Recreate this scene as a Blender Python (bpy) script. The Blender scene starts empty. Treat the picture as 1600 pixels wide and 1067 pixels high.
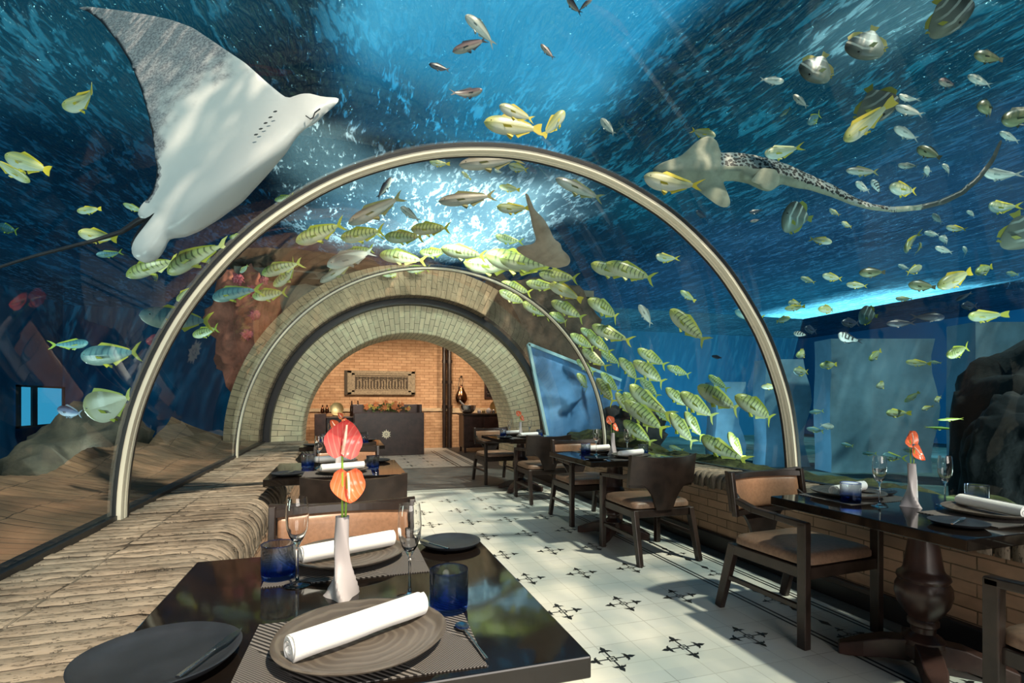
import bpy, math, random
from mathutils import Vector, Matrix
from mathutils.geometry import delaunay_2d_cdt
R=random.Random(7)
sc=bpy.context.scene
COL=sc.collection
PI=math.pi
# ------------------------------------------------------------------ camera, world, sun, lights, exposure
FPX,YAW,HOR,EYE=824.2,.307,626.35,1.25
cd=bpy.data.cameras.new('camera'); cam=bpy.data.objects.new('camera',cd); COL.objects.link(cam)
cd.sensor_width=36; cd.lens=FPX/1600*36; cd.shift_y=(HOR-533.5)/1600; cd.clip_start=.05; cd.clip_end=200
cam.location=(0,0,EYE); cam.rotation_euler=(PI/2,0,-YAW); sc.camera=cam
sc.view_settings.view_transform='Standard'; sc.view_settings.look='None'; sc.view_settings.gamma=1
sc.view_settings.exposure=0.0; sc.view_settings.use_curve_mapping=False
sc.cycles.transparent_max_bounces=16; sc.cycles.max_bounces=8; sc.cycles.caustics_reflective=False; sc.cycles.caustics_refractive=False
sc.cycles.sample_clamp_indirect=4

def ntree(idb):
    idb.use_nodes=True; nt=idb.node_tree; nt.nodes.clear(); return nt
class N:
    """tiny node builder"""
    def __init__(s,nt): s.nt=nt
    def n(s,t,ins=None,**kw):
        nd=s.nt.nodes.new('ShaderNode'+t)
        for k,v in kw.items(): setattr(nd,k,v)
        for k,v in (ins or {}).items():
            i=nd.inputs[k]
            if isinstance(v,bpy.types.NodeSocket): s.nt.links.new(v,i)
            else: i.default_value=v
        return nd
    def m(s,op,a,b=0.,c=0.):
        nd=s.n('Math',operation=op)
        for i,v in enumerate((a,b,c)):
            if isinstance(v,bpy.types.NodeSocket): s.nt.links.new(v,nd.inputs[i])
            else: nd.inputs[i].default_value=v
        return nd.outputs[0]
    def sm(s,x,a,b,lo=0.,hi=1.):
        nd=s.n('MapRange',{'Value':x,'From Min':a,'From Max':b,'To Min':lo,'To Max':hi},interpolation_type='SMOOTHSTEP'); return nd.outputs[0]
    def mix(s,f,a,b,bt='MIX'):
        nd=s.n('Mix',data_type='RGBA',blend_type=bt)
        for i,v in ((0,f),(6,a),(7,b)):
            if isinstance(v,bpy.types.NodeSocket): s.nt.links.new(v,nd.inputs[i])
            else: nd.inputs[i].default_value=v if i==0 else (tuple(v)+(1,) if len(v)==3 else v)
        return nd.outputs[2]
    def noise(s,vec,scale,detail=2.,rough=.5,dist=0.,out=0):
        nd=s.n('TexNoise',{'Scale':scale,'Detail':detail,'Roughness':rough,'Distortion':dist})
        if vec is not None: s.nt.links.new(vec,nd.inputs['Vector'])
        return nd.outputs[out]
    def co(s,which='Object'): return s.n('TexCoord').outputs[which]
    def mapv(s,vec,scale=(1,1,1),loc=(0,0,0),rot=(0,0,0)):
        nd=s.n('Mapping',{'Scale':scale,'Location':loc,'Rotation':rot}); s.nt.links.new(vec,nd.inputs['Vector']); return nd.outputs[0]
    def ramp(s,x,stops):
        nd=s.n('ValToRGB',{'Fac':x}); cr=nd.color_ramp
        while len(cr.elements)<len(stops): cr.elements.new(.5)
        for e,(p,c) in zip(cr.elements,stops): e.position=p; e.color=tuple(c)+(1,) if len(c)==3 else c
        return nd.outputs[0]
    def bump(s,h,strength=.3,dist=.01):
        return s.n('Bump',{'Height':h,'Strength':strength,'Distance':dist}).outputs[0]

# sky seen through the water: bright skylight over the tunnel, pale cloud beyond it, low opening on the right
w=bpy.data.worlds.new('sky'); sc.world=w; g=N(ntree(w))
d=g.n('SeparateXYZ',{0:g.co('Generated')}).outputs
k=g.m('MAXIMUM',d[2],.04)
qx=g.m('DIVIDE',d[0],k); qy=g.m('DIVIDE',d[1],k)
q=g.n('CombineXYZ',{0:qx,1:qy,2:0.}).outputs[0]
wob=g.m('SUBTRACT',g.noise(q,2.2,2.),.5)
def box(x0,x1,y0,y1,s=.12,wb=.5):
    X=g.m('ADD',qx,g.m('MULTIPLY',wob,wb)); Y=g.m('ADD',qy,g.m('MULTIPLY',wob,wb))
    a=g.m('MULTIPLY',g.sm(X,x0-s,x0+s),g.sm(X,x1-s,x1+s,1.,0.))
    b=g.m('MULTIPLY',g.sm(Y,y0-s,y0+s),g.sm(Y,y1-s,y1+s,1.,0.))
    return g.m('MULTIPLY',a,b)
c=(.006,.045,.085)
azure=g.mix(g.sm(g.noise(q,1.3,3.),.3,.75),(.03,.34,.60),(.12,.58,.84))
c=g.mix(box(-3.0,-.3,.9,2.1,.35,.7),c,(.03,.17,.24))
c=g.mix(box(.95,2.6,-1.0,2.6,.4,.6),c,(.012,.13,.19))
c=g.mix(box(2.0,6.0,.6,5.2,.5,.9),c,(.03,.10,.19))
c=g.mix(box(-.02,.86,-3.0,2.05,.10,.22),c,azure)
c=g.mix(box(-.26,.04,2.0,2.75,.10,.35),c,(1.2,1.35,1.25))
c=g.mix(box(-.05,1.0,2.35,3.5,.3,.6),c,(2.4,3.1,3.2))
c=g.mix(box(1.2,1.5,.85,1.2,.10,.35),c,(.25,.5,.55))
c=g.mix(box(3.6,9.5,3.0,6.6,1.2,.6),c,(.05,.24,.36))
c=g.mix(box(4.7,7.6,3.3,6.2,.35,.5),c,(1.9,3.6,4.0))
c=g.mix(g.sm(d[2],-.02,.02),(.004,.02,.035),c)
bg=g.n('Background',{'Color':c,'Strength':1.25})
g.nt.links.new(bg.outputs[0],g.n('OutputWorld').inputs[0])

def lamp(kind,name,loc,energy,color,rot=(0,0,0),aim=None,**kw):
    l=bpy.data.lights.new(name,kind); l.energy=energy; l.color=color
    for a,v in kw.items(): setattr(l,a,v)
    o=bpy.data.objects.new(name,l); COL.objects.link(o); o.location=loc
    o.rotation_euler=(Vector(aim)-Vector(loc)).to_track_quat('-Z','Y').to_euler() if aim else rot
    return o
sun=lamp('SUN','sun',(3,-2,12),11.5,(1.,.76,.55),aim=(3-2.8,-2+5.0,12-9),angle=.045)
lamp('AREA','rear_fill_light',(1.2,-4.5,2.1),300,(1.,.93,.84),aim=(.9,3,1.2),shape='RECTANGLE',size=4.2,size_y=2.2)  # unseen soft fill added behind the camera
for i,(x,y,e) in enumerate(((0.2,12.4,60),(1.9,12.6,60),(3.4,12.4,70),(-.9,12.4,45))):
    lamp('SPOT','track_spot_light',(x,y-.9,2.75),e*3.2,(1.,.78,.55),aim=(x+.1,14.2,1.3),spot_size=1.5,spot_blend=.8,shadow_soft_size=.05)
lamp('AREA','bar_ceiling_light',(1.2,11.2,3.0),35,(1.,.85,.7),aim=(1.2,11.2,0),size=2.0)
# unseen fill lights added in the water to brighten the animals and the arch
for x,y,z,e,ax,ay,az in ((-2.6,1.2,.9,22,-1.6,2.6,2.6),(4.9,4.6,.2,30,4.4,6.5,1.6),(6.0,2.0,.3,90,5.5,5.5,3.),(-3.2,6.5,.7,50,-1.6,7.2,2.2),(-3.8,3.0,.9,50,-2.2,5.5,1.6),(1.3,6.0,3.7,70,1.1,8.8,2.0)):
    lamp('AREA','underwater_fill_light',(x,y,z),e,(.92,1.,.86),aim=(ax,ay,az),size=.5)

for x,y,z,e,ax,ay,az in ((15.,8.5,.2,420,20.,10.5,2.2),(12.5,15.,.2,210,13.5,19.,2.4),(14.,3.5,.2,380,20.,4.5,2.2),(7.5,9.5,.1,70,10.2,8.3,1.6)):  # more unseen lights, added to brighten the far side of the tank
    lamp('AREA','underwater_fill_light',(x,y,z),e,(.62,.88,1.),aim=(ax,ay,az),size=1.6)

# ------------------------------------------------------------------ mesh builder and object helpers
class MB:
    def __init__(s): s.v=[]; s.f=[]; s.mi=[]; s.uv={}
    def add(s,vs,fs,mi=0,uvs=None):
        b=len(s.v); s.v+= [tuple(p) for p in vs]
        for j,f in enumerate(fs):
            s.f.append([b+i for i in f]); s.mi.append(mi)
            if uvs is not None: s.uv[len(s.f)-1]=[uvs[i] for i in f]
        return s
    def box(s,x0,x1,y0,y1,z0,z1,mi=0,M=None):
        vs=[Vector((x,y,z)) for z in (z0,z1) for y in (y0,y1) for x in (x0,x1)]
        if M is not None: vs=[M@p for p in vs]
        return s.add(vs,[(0,2,3,1),(4,5,7,6),(0,1,5,4),(2,6,7,3),(0,4,6,2),(1,3,7,5)],mi)
    def beam(s,a,b,w,h,mi=0,up=(0,0,1),w2=None,h2=None):
        a=Vector(a);b=Vector(b);d=(b-a).normalized(); x=d.cross(Vector(up))
        if x.length<1e-4: x=Vector((1,0,0))
        x.normalize(); y=x.cross(d)
        w2=w2 or w;h2=h2 or h; vs=[]
        for p,W,H in ((a,w,h),(b,w2,h2)):
            vs+=[p+x*sx*W/2+y*sy*H/2 for sx,sy in ((-1,-1),(1,-1),(1,1),(-1,1))]
        return s.add(vs,[(0,1,2,3)[::-1],(4,5,6,7),(0,1,5,4),(1,2,6,5),(2,3,7,6),(3,0,4,7)],mi)
    def lathe(s,prof,n=32,mi=0,o=(0,0,0),sx=1.,sy=1.,fn=None):
        vs=[]
        for r,z in prof:
            for i in range(n):
                a=2*PI*i/n
                if fn: x,y=fn(r,z,a)
                else: x,y=r*math.cos(a)*sx,r*math.sin(a)*sy
                vs.append((o[0]+x,o[1]+y,o[2]+z))
        fs=[(j*n+i,j*n+(i+1)%n,(j+1)*n+(i+1)%n,(j+1)*n+i) for j in range(len(prof)-1) for i in range(n)]
        if prof[0][0]>1e-5: fs.append(tuple(range(n))[::-1])
        if prof[-1][0]>1e-5: fs.append(tuple((len(prof)-1)*n+i for i in range(n)))
        return s.add(vs,fs,mi)
    def tube(s,pts,rad,n=10,mi=0,caps=True,flat=1.):
        pts=[Vector(p) for p in pts]; vs=[]; up=None
        for i,p in enumerate(pts):
            t=(pts[min(i+1,len(pts)-1)]-pts[max(i-1,0)]).normalized()
            if up is None: up=Vector((0,0,1)) if abs(t.z)<.9 else Vector((1,0,0))
            x=t.cross(up).normalized(); up=x.cross(t).normalized()
            r=rad[i] if isinstance(rad,(list,tuple)) else rad
            vs+=[p+x*math.cos(2*PI*k/n)*r+up*math.sin(2*PI*k/n)*r*flat for k in range(n)]
        fs=[(j*n+i,j*n+(i+1)%n,(j+1)*n+(i+1)%n,(j+1)*n+i) for j in range(len(pts)-1) for i in range(n)]
        if caps: fs+=[tuple(range(n))[::-1],tuple((len(pts)-1)*n+i for i in range(n))]
        return s.add(vs,fs,mi)
    def grid(s,P,nu,nv,mi=0,uv=None,close=False,flip=False):
        """P(i,j) -> point, i<=nu, j<=nv"""
        vs=[P(i,j) for j in range(nv+1) for i in range(nu+1)]
        W=nu+1
        fs=[(j*W+i,j*W+i+1,(j+1)*W+i+1,(j+1)*W+i) for j in range(nv) for i in range(nu)]
        if flip: fs=[f[::-1] for f in fs]
        uvs=[uv(i,j) for j in range(nv+1) for i in range(nu+1)] if uv else None
        return s.add(vs,fs,mi,uvs)
    def mesh(s,name,mats,smooth=True,ang=40):
        me=bpy.data.meshes.new(name); me.from_pydata(s.v,[],s.f)
        for m in (mats if isinstance(mats,(list,tuple)) else [mats]): me.materials.append(m)
        me.polygons.foreach_set('material_index',s.mi)
        if s.uv:
            ul=me.uv_layers.new(name='UVMap').data
            for p in me.polygons:
                u=s.uv.get(p.index)
                if u:
                    for li,c in zip(p.loop_indices,u): ul[li].uv=c
        me.validate(); me.update()
        if smooth:
            me.shade_smooth(); me.set_sharp_from_angle(angle=math.radians(ang))
        return me
def link(name,data,parent=None,loc=None,rot=None,scale=None):
    o=bpy.data.objects.new(name,data); COL.objects.link(o)
    if parent: o.parent=parent
    if loc is not None: o.location=loc
    if rot is not None: o.rotation_euler=rot
    if scale is not None: o.scale=(scale,)*3 if not isinstance(scale,(tuple,list)) else scale
    return o
def tag(o,label,cat,group=None,kind=None):
    o['label']=label; o['category']=cat
    if group: o['group']=group
    if kind: o['kind']=kind
    return o
def struct(name,mb,mats,smooth=True,ang=40,label=None):
    o=link(name,mb.mesh(name,mats,smooth,ang)); o['kind']='structure'
    if label: o['label']=label
    return o
def bevel(o,w=.004,seg=2):
    m=o.modifiers.new('bevel','BEVEL'); m.width=w; m.segments=seg; m.limit_method='ANGLE'; m.angle_limit=math.radians(40); return o
KIT={}
def kit(kind,parts):
    """parts: list of (name, mesh or None, parent index or -1, bevel width)"""
    KIT[kind]=parts
def place(kind,name,loc,rz,label,cat,group=None,scale=None,M=None):
    objs=[]
    for (nm,me,par,bw) in KIT[kind]:
        o=bpy.data.objects.new(name if par<0 else nm,me); COL.objects.link(o)
        if par<0:
            if M is not None: o.matrix_world=M
            else:
                o.location=loc; o.rotation_euler=(0,0,rz) if not isinstance(rz,(tuple,list)) else rz
                if scale: o.scale=(scale,)*3
        else: o.parent=objs[par]
        if bw: bevel(o,bw)
        objs.append(o)
    return tag(objs[0],label,cat,group)

# pixel of the photograph -> direction in the place (used to look up where things stand)
CS,SN=math.cos(YAW),math.sin(YAW)
def ray(u,v):
    t=(u-800)/FPX; k=(HOR-v)/FPX
    return Vector((t*CS+SN,CS-t*SN,k))
def at(u,v,z): 
    r=ray(u,v); return Vector((r.x*z,r.y*z,EYE+r.z*z))
CX,BZ,RT=1.11,.63,2.25          # tunnel axis, springing height, radius
def exitz(u,v):
    r=ray(u,v); a=r.x*r.x+r.z*r.z; b=2*(-CX*r.x+(EYE-BZ)*r.z); c=CX*CX+(EYE-BZ)**2-RT*RT
    return (-b+math.sqrt(b*b-4*a*c))/(2*a)

# ------------------------------------------------------------------ materials
def mat(name,fn):
    m=bpy.data.materials.new(name); g=N(ntree(m)); out=g.n('OutputMaterial'); r=fn(g)
    if isinstance(r,tuple): g.nt.links.new(r[1],out.inputs[1]); r=r[0]
    g.nt.links.new(r,out.inputs[0]); return m
def pb(g,color,rough=.5,metal=0.,spec=.5,normal=None,**kw):
    ins={'Base Color':color if isinstance(color,bpy.types.NodeSocket) else tuple(color)+(1,),'Roughness':rough,'Metallic':metal,'Specular IOR Level':spec}
    for a,v in kw.items(): ins[a.replace('_',' ')]=v
    nd=g.n('BsdfPrincipled',ins)
    if normal is not None: g.nt.links.new(normal,nd.inputs['Normal'])
    return nd.outputs[0]
def simple(name,color,rough=.5,metal=0.,spec=.5,nscale=None,namt=.25,bs=0.,bd=.003,**kw):
    def f(g):
        c=color; nrm=None; co=g.co('Object')
        if nscale:
            nz=g.noise(co,nscale,4.,.6)
            c=g.mix(g.sm(nz,.3,.7),tuple(x*(1-namt) for x in color),tuple(min(1,x*(1+namt)) for x in color))
            if bs: nrm=g.bump(nz,bs,bd)
        return pb(g,c,rough,metal,spec,nrm,**kw)
    return mat(name,f)
def brickmat(name,c1,c2,mort,bw,bh,off=.5,ms=.006,rough=.85,coord='UV',swap=False,stain=(.25,.2,.15),samt=.35,bumps=.6,rot=None,bias=0.,pits=False):
    def f(g):
        co=g.co(coord)
        if rot: co=g.mapv(co,rot=rot)
        if swap:
            s=g.n('SeparateXYZ',{0:co}).outputs; co=g.n('CombineXYZ',{0:s[1],1:s[0],2:s[2]}).outputs[0]
        wv=g.n('VectorMath',{0:g.noise(co,7.,2.,out=1),1:(.5,.5,.5)},operation='SUBTRACT').outputs[0]
        wv=g.n('VectorMath',{0:wv,'Scale':ms*2.2},operation='SCALE').outputs[0]
        cw=g.n('VectorMath',{0:co,1:wv},operation='ADD').outputs[0]
        b=g.n('TexBrick',{'Vector':cw,'Color1':c1+(1,),'Color2':c2+(1,),'Mortar':mort+(1,),'Scale':1.,'Mortar Size':ms,'Mortar Smooth':.3,'Bias':bias,'Brick Width':bw,'Row Height':bh},offset=off)
        n1=g.noise(g.mapv(co,(3,14,3)) ,1.,5.,.65); n2=g.noise(co,5.,4.,.6)
        c=g.mix(g.sm(n1,.35,.75,0,samt),b.outputs[0],stain); c=g.mix(g.sm(n2,.45,.8,0,samt),c,tuple(min(1,x*1.45) for x in c1))
        h=g.m('SUBTRACT',g.m('MULTIPLY',n1,.5),b.outputs[1])
        if pits:
            pt=g.noise(g.mapv(co,(9,26,9)),3.,4.,.7); c=g.mix(g.sm(pt,.56,.66,0,.8),c,stain); h=g.m('SUBTRACT',h,g.sm(pt,.56,.64,0,.8))
            c=g.mix(g.sm(g.noise(co,2.3,3.),.4,.65,0,.45),c,(.35,.30,.24))
        return pb(g,c,rough,0,.25,g.bump(h,bumps,.012))
    return mat(name,f)
M={}
M['ledge']=brickmat('ledge_brick',(.29,.225,.17),(.18,.135,.10),(.03,.022,.016),.55,.072,0.,.0048,stain=(.10,.078,.06),samt=.75,bumps=.9,pits=True)
M['facebrick']=brickmat('face_brick',(.50,.315,.21),(.36,.225,.15),(.12,.08,.05),.24,.068,.5,.004,samt=.4)
M['ringstone']=brickmat('arch_stone',(.84,.70,.48),(.66,.54,.37),(.09,.08,.06),.22,.085,.5,.004,stain=(.42,.38,.26),samt=.45)
M['collar']=brickmat('collar_brick',(.44,.28,.17),(.32,.20,.12),(.05,.035,.025),.24,.085,.5,.004,stain=(.16,.10,.06),samt=.5)
M['planter']=brickmat('planter_brick',(.26,.13,.075),(.18,.085,.05),(.04,.025,.02),.45,.085,0.,.0035,stain=(.13,.08,.05),samt=.5,bumps=.9)
M['roombrick']=brickmat('room_brick',(.62,.40,.24),(.48,.29,.165),(.22,.12,.06),.24,.075,.5,.005,stain=(.35,.17,.08),samt=.4,coord='Object',rot=(PI/2,0,0))
M['roomledge']=simple('dado_stone',(.55,.42,.27),.7,nscale=5)
M['plaster']=simple('grey_plaster',(.16,.13,.10),.8,nscale=3)
M['wood']=simple('dark_wood',(.038,.018,.015),.32,nscale=9,namt=.4,bs=.05)
M['walnut']=simple('walnut_chair_wood',(.024,.015,.012),.36,spec=.45,nscale=12,namt=.35,bs=.04)
def _top(g):
    co=g.co('Object'); n=g.noise(g.mapv(co,(2,14,2)),1.,5.,.6)
    return pb(g,g.mix(n,(.004,.0035,.0035),(.012,.008,.006)),.06,0,.4,g.bump(g.noise(co,6.,3.),.03,.01))
M['tabletop']=mat('polished_black_top',_top)
M['leather']=simple('brown_leather',(.32,.165,.095),.38,spec=.5,nscale=60,namt=.12,bs=.12,bd=.001)
M['seatleather']=simple('tan_seat_leather',(.215,.13,.088),.42,spec=.5,nscale=50,namt=.15,bs=.12,bd=.001)
M['black']=simple('black_rubber',(.01,.01,.012),.45)
def _ring(g):
    s=g.n('SeparateXYZ',{0:g.co('Object')}).outputs
    return pb(g,g.mix(g.noise(g.co('Object'),3.,2.),(.78,.70,.55),(.92,.84,.68)),.35,0,.5,g.bump(g.m('SINE',g.m('MULTIPLY',s[1],190.)),.25,.004))
M['ring']=mat('cream_seam_band',_ring)
M['ringgreen']=simple('acrylic_edge_green',(.62,.60,.50),.25)
# ceramics and glass
def _stone(g):
    co=g.co('Object'); s=g.n('SeparateXYZ',{0:co}).outputs
    r=g.m('SQRT',g.m('ADD',g.m('MULTIPLY',s[0],s[0]),g.m('MULTIPLY',s[1],s[1])))
    sw=g.m('SINE',g.m('ADD',g.m('MULTIPLY',r,300.),g.m('MULTIPLY',g.noise(co,9.,2.),14.)))
    c=g.mix(g.noise(co,14.,4.,.6),(.05,.04,.034),(.13,.105,.085)); c=g.mix(g.m('MULTIPLY',g.sm(sw,0.,1.),.4),c,(.19,.16,.13))
    return pb(g,c,.38,0,.5,g.bump(sw,.12,.002))
M['stoneware']=mat('brown_stoneware',_stone)
M['slateplate']=simple('slate_grey_stoneware',(.02,.022,.028),.42,spec=.5,nscale=15,namt=.2)
def _napkin(g):
    co=g.co('Object'); n=g.n('TexVoronoi',{'Vector':co,'Scale':260.}).outputs[0]
    return pb(g,(.86,.85,.84),.85,0,.2,g.bump(n,.2,.001))
M['napkin']=mat('white_napkin',_napkin)
def _mat(g):
    co=g.co('Object'); s=g.n('SeparateXYZ',{0:co}).outputs
    a=g.m('SINE',g.m('MULTIPLY',s[0],900.)); b=g.m('SINE',g.m('MULTIPLY',s[1],900.)); p=g.m('MULTIPLY',a,b)
    p2=g.m('SINE',g.m('MULTIPLY',g.m('ADD',s[0],s[1]),420.))
    zone=g.m('GREATER_THAN',g.m('SINE',g.m('ADD',g.m('MULTIPLY',s[0],17.),g.m('MULTIPLY',s[1],11.))),.1)
    p=g.m('ADD',g.m('MULTIPLY',p,zone),g.m('MULTIPLY',p2,g.m('SUBTRACT',1.,zone)))
    c=g.mix(g.sm(p,-.3,.3),(.02,.017,.016),(.20,.18,.17))
    return pb(g,c,.6,0,.3,g.bump(p,.3,.002))
M['placemat']=mat('woven_placemat',_mat)
M['steel']=simple('polished_steel',(.62,.62,.64),.15,1.)
M['gold']=simple('gilt_metal',(.85,.68,.34),.3,1.)
M['copper']=simple('dark_copper',(.16,.075,.04),.2,1.)
M['silver']=simple('hammered_silver',(.7,.7,.7),.25,1.,nscale=30,bs=.4)
M['vase']=simple('white_ceramic',(.50,.45,.46),.32,spec=.5)
M['glass']=mat('clear_glass',lambda g:g.n('MixShader',{0:.0,1:g.n('BsdfGlass',{'Color':(1,1,1,1),'Roughness':0.,'IOR':1.45}).outputs[0],2:g.n('BsdfTransparent',{'Color':(.97,.98,.98,1)}).outputs[0]}).outputs[0])
def _blue(g):
    s=g.n('SeparateXYZ',{0:g.co('Object')}).outputs
    c=g.mix(g.sm(s[2],.01,.06),(.36,.56,1.),(.94,.97,1.)); c=g.mix(g.sm(s[2],.084,.088),c,(.45,.55,.95))
    return g.n('MixShader',{0:.3,1:g.n('BsdfGlass',{'Color':c,'Roughness':0.,'IOR':1.28}).outputs[0],2:g.n('BsdfTransparent',{'Color':c}).outputs[0]}).outputs[0]
M['blueglass']=mat('blue_tinted_glass',_blue)
def _spathe(ca,cb):
    def f(g):
        s=g.n('SeparateXYZ',{0:g.co('Object')}).outputs
        v=g.m('SINE',g.m('ADD',g.m('MULTIPLY',g.m('ABSOLUTE',s[0]),500.),g.m('MULTIPLY',s[2],-160.)))
        c=g.mix(g.noise(g.co('Object'),25.,3.),ca,cb); c=g.mix(g.m('MULTIPLY',g.sm(v,.6,1.),.25),c,(.95,.5,.4))
        return pb(g,c,.22,0,.6,g.bump(v,.15,.002),Subsurface_Weight=0.)
    return f
M['spathe']=mat('orange_red_spathe',_spathe((.85,.13,.045),(.95,.24,.10)))
M['spathe_pink']=mat('rose_red_spathe',_spathe((.65,.07,.08),(.80,.16,.14)))
M['spadix']=simple('pale_spadix',(.85,.55,.45),.5,nscale=80,bs=.3)
M['stem']=simple('green_stem',(.28,.48,.06),.4)
M['leafy']=simple('bouquet_leaves',(.06,.14,.03),.5,nscale=20)
M['petal']=simple('orange_petals',(.9,.30,.10),.5,nscale=20)
M['petal2']=simple('yellow_petals',(.85,.65,.15),.5,nscale=20)
# the floor
def _floor(g):
    co=g.co('Object'); b=g.n('TexBrick',{'Vector':co,'Color1':(.62,.62,.58,1),'Color2':(.54,.54,.50,1),'Mortar':(.30,.29,.26,1),'Scale':1.,'Mortar Size':.0022,'Mortar Smooth':.2,'Brick Width':.2025,'Row Height':.2025},offset=0.)
    cell=g.n('TexVoronoi',{'Vector':g.mapv(co,(4.94,4.94,4.94)),'Scale':1.,'Randomness':0.},feature='F1').outputs[1]
    sp=g.n('SeparateColor',{0:cell}).outputs[0]
    c=g.mix(g.m('MULTIPLY',sp,.5),b.outputs[0],(.70,.68,.58)); c=g.mix(g.sm(g.noise(co,4.,4.),.4,.7,0,.35),c,(.50,.50,.47))
    return pb(g,c,.42,0,.4,g.bump(g.m('SUBTRACT',g.m('MULTIPLY',g.noise(co,8.,3.),.6),b.outputs[1]),.15,.003))
M['tile']=mat('cream_encaustic_tile',_floor)
M['tileblack']=simple('black_tile_inlay',(.012,.012,.012),.45)
M['greystone']=simple('grey_threshold_stone',(.065,.07,.07),.5,nscale=8,bs=.1)
# water, rock, sea life
def _acryl(g):
    fr=g.n('Fresnel',{'IOR':1.36}).outputs[0]
    return g.n('MixShader',{0:g.m('MULTIPLY',fr,.6),1:g.n('BsdfTransparent',{'Color':(.93,.97,.97,1)}).outputs[0],2:g.n('BsdfGlossy',{'Color':(1,1,1,1),'Roughness':.02}).outputs[0]}).outputs[0]
M['acrylic']=mat('clear_acrylic',_acryl)
def _surf(g):
    co=g.co('Object')
    wv=g.n('VectorMath',{0:g.n('VectorMath',{0:g.noise(g.mapv(co,(.9,.5,1)),1.,2.,out=1),1:(.5,.5,.5)},operation='SUBTRACT').outputs[0],'Scale':.45},operation='SCALE').outputs[0]
    cw=g.n('VectorMath',{0:co,1:wv},operation='ADD').outputs[0]
    a=g.noise(g.mapv(cw,(6.0,1.5,1)),1.,3.,.6,.5); b=g.noise(g.mapv(cw,(20.,6.,1)),1.,2.,.6,.5); big=g.noise(g.mapv(co,(.5,.28,1)),1.,2.)
    p=g.m('ADD',g.m('MULTIPLY',a,.55),g.m('MULTIPLY',b,.45))
    # inside the bright skylight (calm water) the pattern is weak
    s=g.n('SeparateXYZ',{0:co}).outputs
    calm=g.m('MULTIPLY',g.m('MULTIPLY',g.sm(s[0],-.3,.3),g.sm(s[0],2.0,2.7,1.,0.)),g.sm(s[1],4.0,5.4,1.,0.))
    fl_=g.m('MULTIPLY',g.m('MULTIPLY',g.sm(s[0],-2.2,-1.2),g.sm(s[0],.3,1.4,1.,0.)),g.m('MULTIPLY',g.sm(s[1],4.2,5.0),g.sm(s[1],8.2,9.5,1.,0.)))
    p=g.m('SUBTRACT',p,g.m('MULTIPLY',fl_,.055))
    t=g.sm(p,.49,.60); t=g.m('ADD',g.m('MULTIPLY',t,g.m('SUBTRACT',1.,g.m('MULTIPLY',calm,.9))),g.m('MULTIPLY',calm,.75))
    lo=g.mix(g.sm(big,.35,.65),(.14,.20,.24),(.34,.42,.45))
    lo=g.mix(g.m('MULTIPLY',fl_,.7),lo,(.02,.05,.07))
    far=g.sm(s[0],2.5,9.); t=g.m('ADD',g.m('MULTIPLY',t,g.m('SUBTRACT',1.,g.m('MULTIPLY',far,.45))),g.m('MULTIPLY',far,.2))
    c=g.mix(t,lo,(1.,1.,1.))  # ripple glitter and sun dapples are painted into the transparent colour
    gl=g.n('BsdfGlossy',{'Color':(.55,.75,.8,1),'Roughness':.12,'Normal':g.bump(p,.9,.2)}).outputs[0]
    return g.n('MixShader',{0:.16,1:g.n('BsdfTransparent',{'Color':c}).outputs[0],2:gl}).outputs[0]
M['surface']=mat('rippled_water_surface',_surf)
M['water']=mat('sea_water',lambda g:(g.n('BsdfTransparent',{'Color':(1,1,1,1)}).outputs[0],g.n('VolumeAbsorption',{'Color':(.30,.80,.93,1),'Density':.11}).outputs[0]))
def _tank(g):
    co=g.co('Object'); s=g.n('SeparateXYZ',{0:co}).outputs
    return pb(g,g.mix(g.sm(s[0],0.,9.),g.mix(g.noise(co,.6,3.),(.004,.035,.085),(.008,.06,.12)),g.mix(g.noise(co,.5,3.),(.03,.115,.20),(.06,.18,.27))),.9,0,.1)  # wall colour stands in for the water's blue glow, darker towards the left
M['tank']=mat('water_glow_tank_wall',_tank)
M['seabed']=simple('tank_floor',(.05,.08,.08),.9,nscale=2,namt=.4,bs=.3,bd=.05)
M['rock']=simple('dark_brown_rock',(.055,.034,.022),.9,nscale=3,namt=.6,bs=.7,bd=.05)
M['redrock']=simple('rust_red_rock',(.34,.095,.06),.9,nscale=4,namt=.5,bs=.7,bd=.04)
M['blackrock']=simple('black_rock',(.012,.012,.014),.95,nscale=3,namt=.5,bs=.5,bd=.05)
M['slab']=simple('pale_blue_concrete',(.17,.25,.32),.9,nscale=1.2,namt=.25)
M['moss']=simple('mossy_green_rock',(.04,.045,.010),.95,nscale=9,namt=.7,bs=.9,bd=.03)
M['coral']=simple('pink_coral',(.65,.12,.14),.7,nscale=20,bs=.4)
M['pane']=simple('pale_blue_pane',(.10,.24,.48),.35,nscale=1.1,namt=.5)
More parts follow.
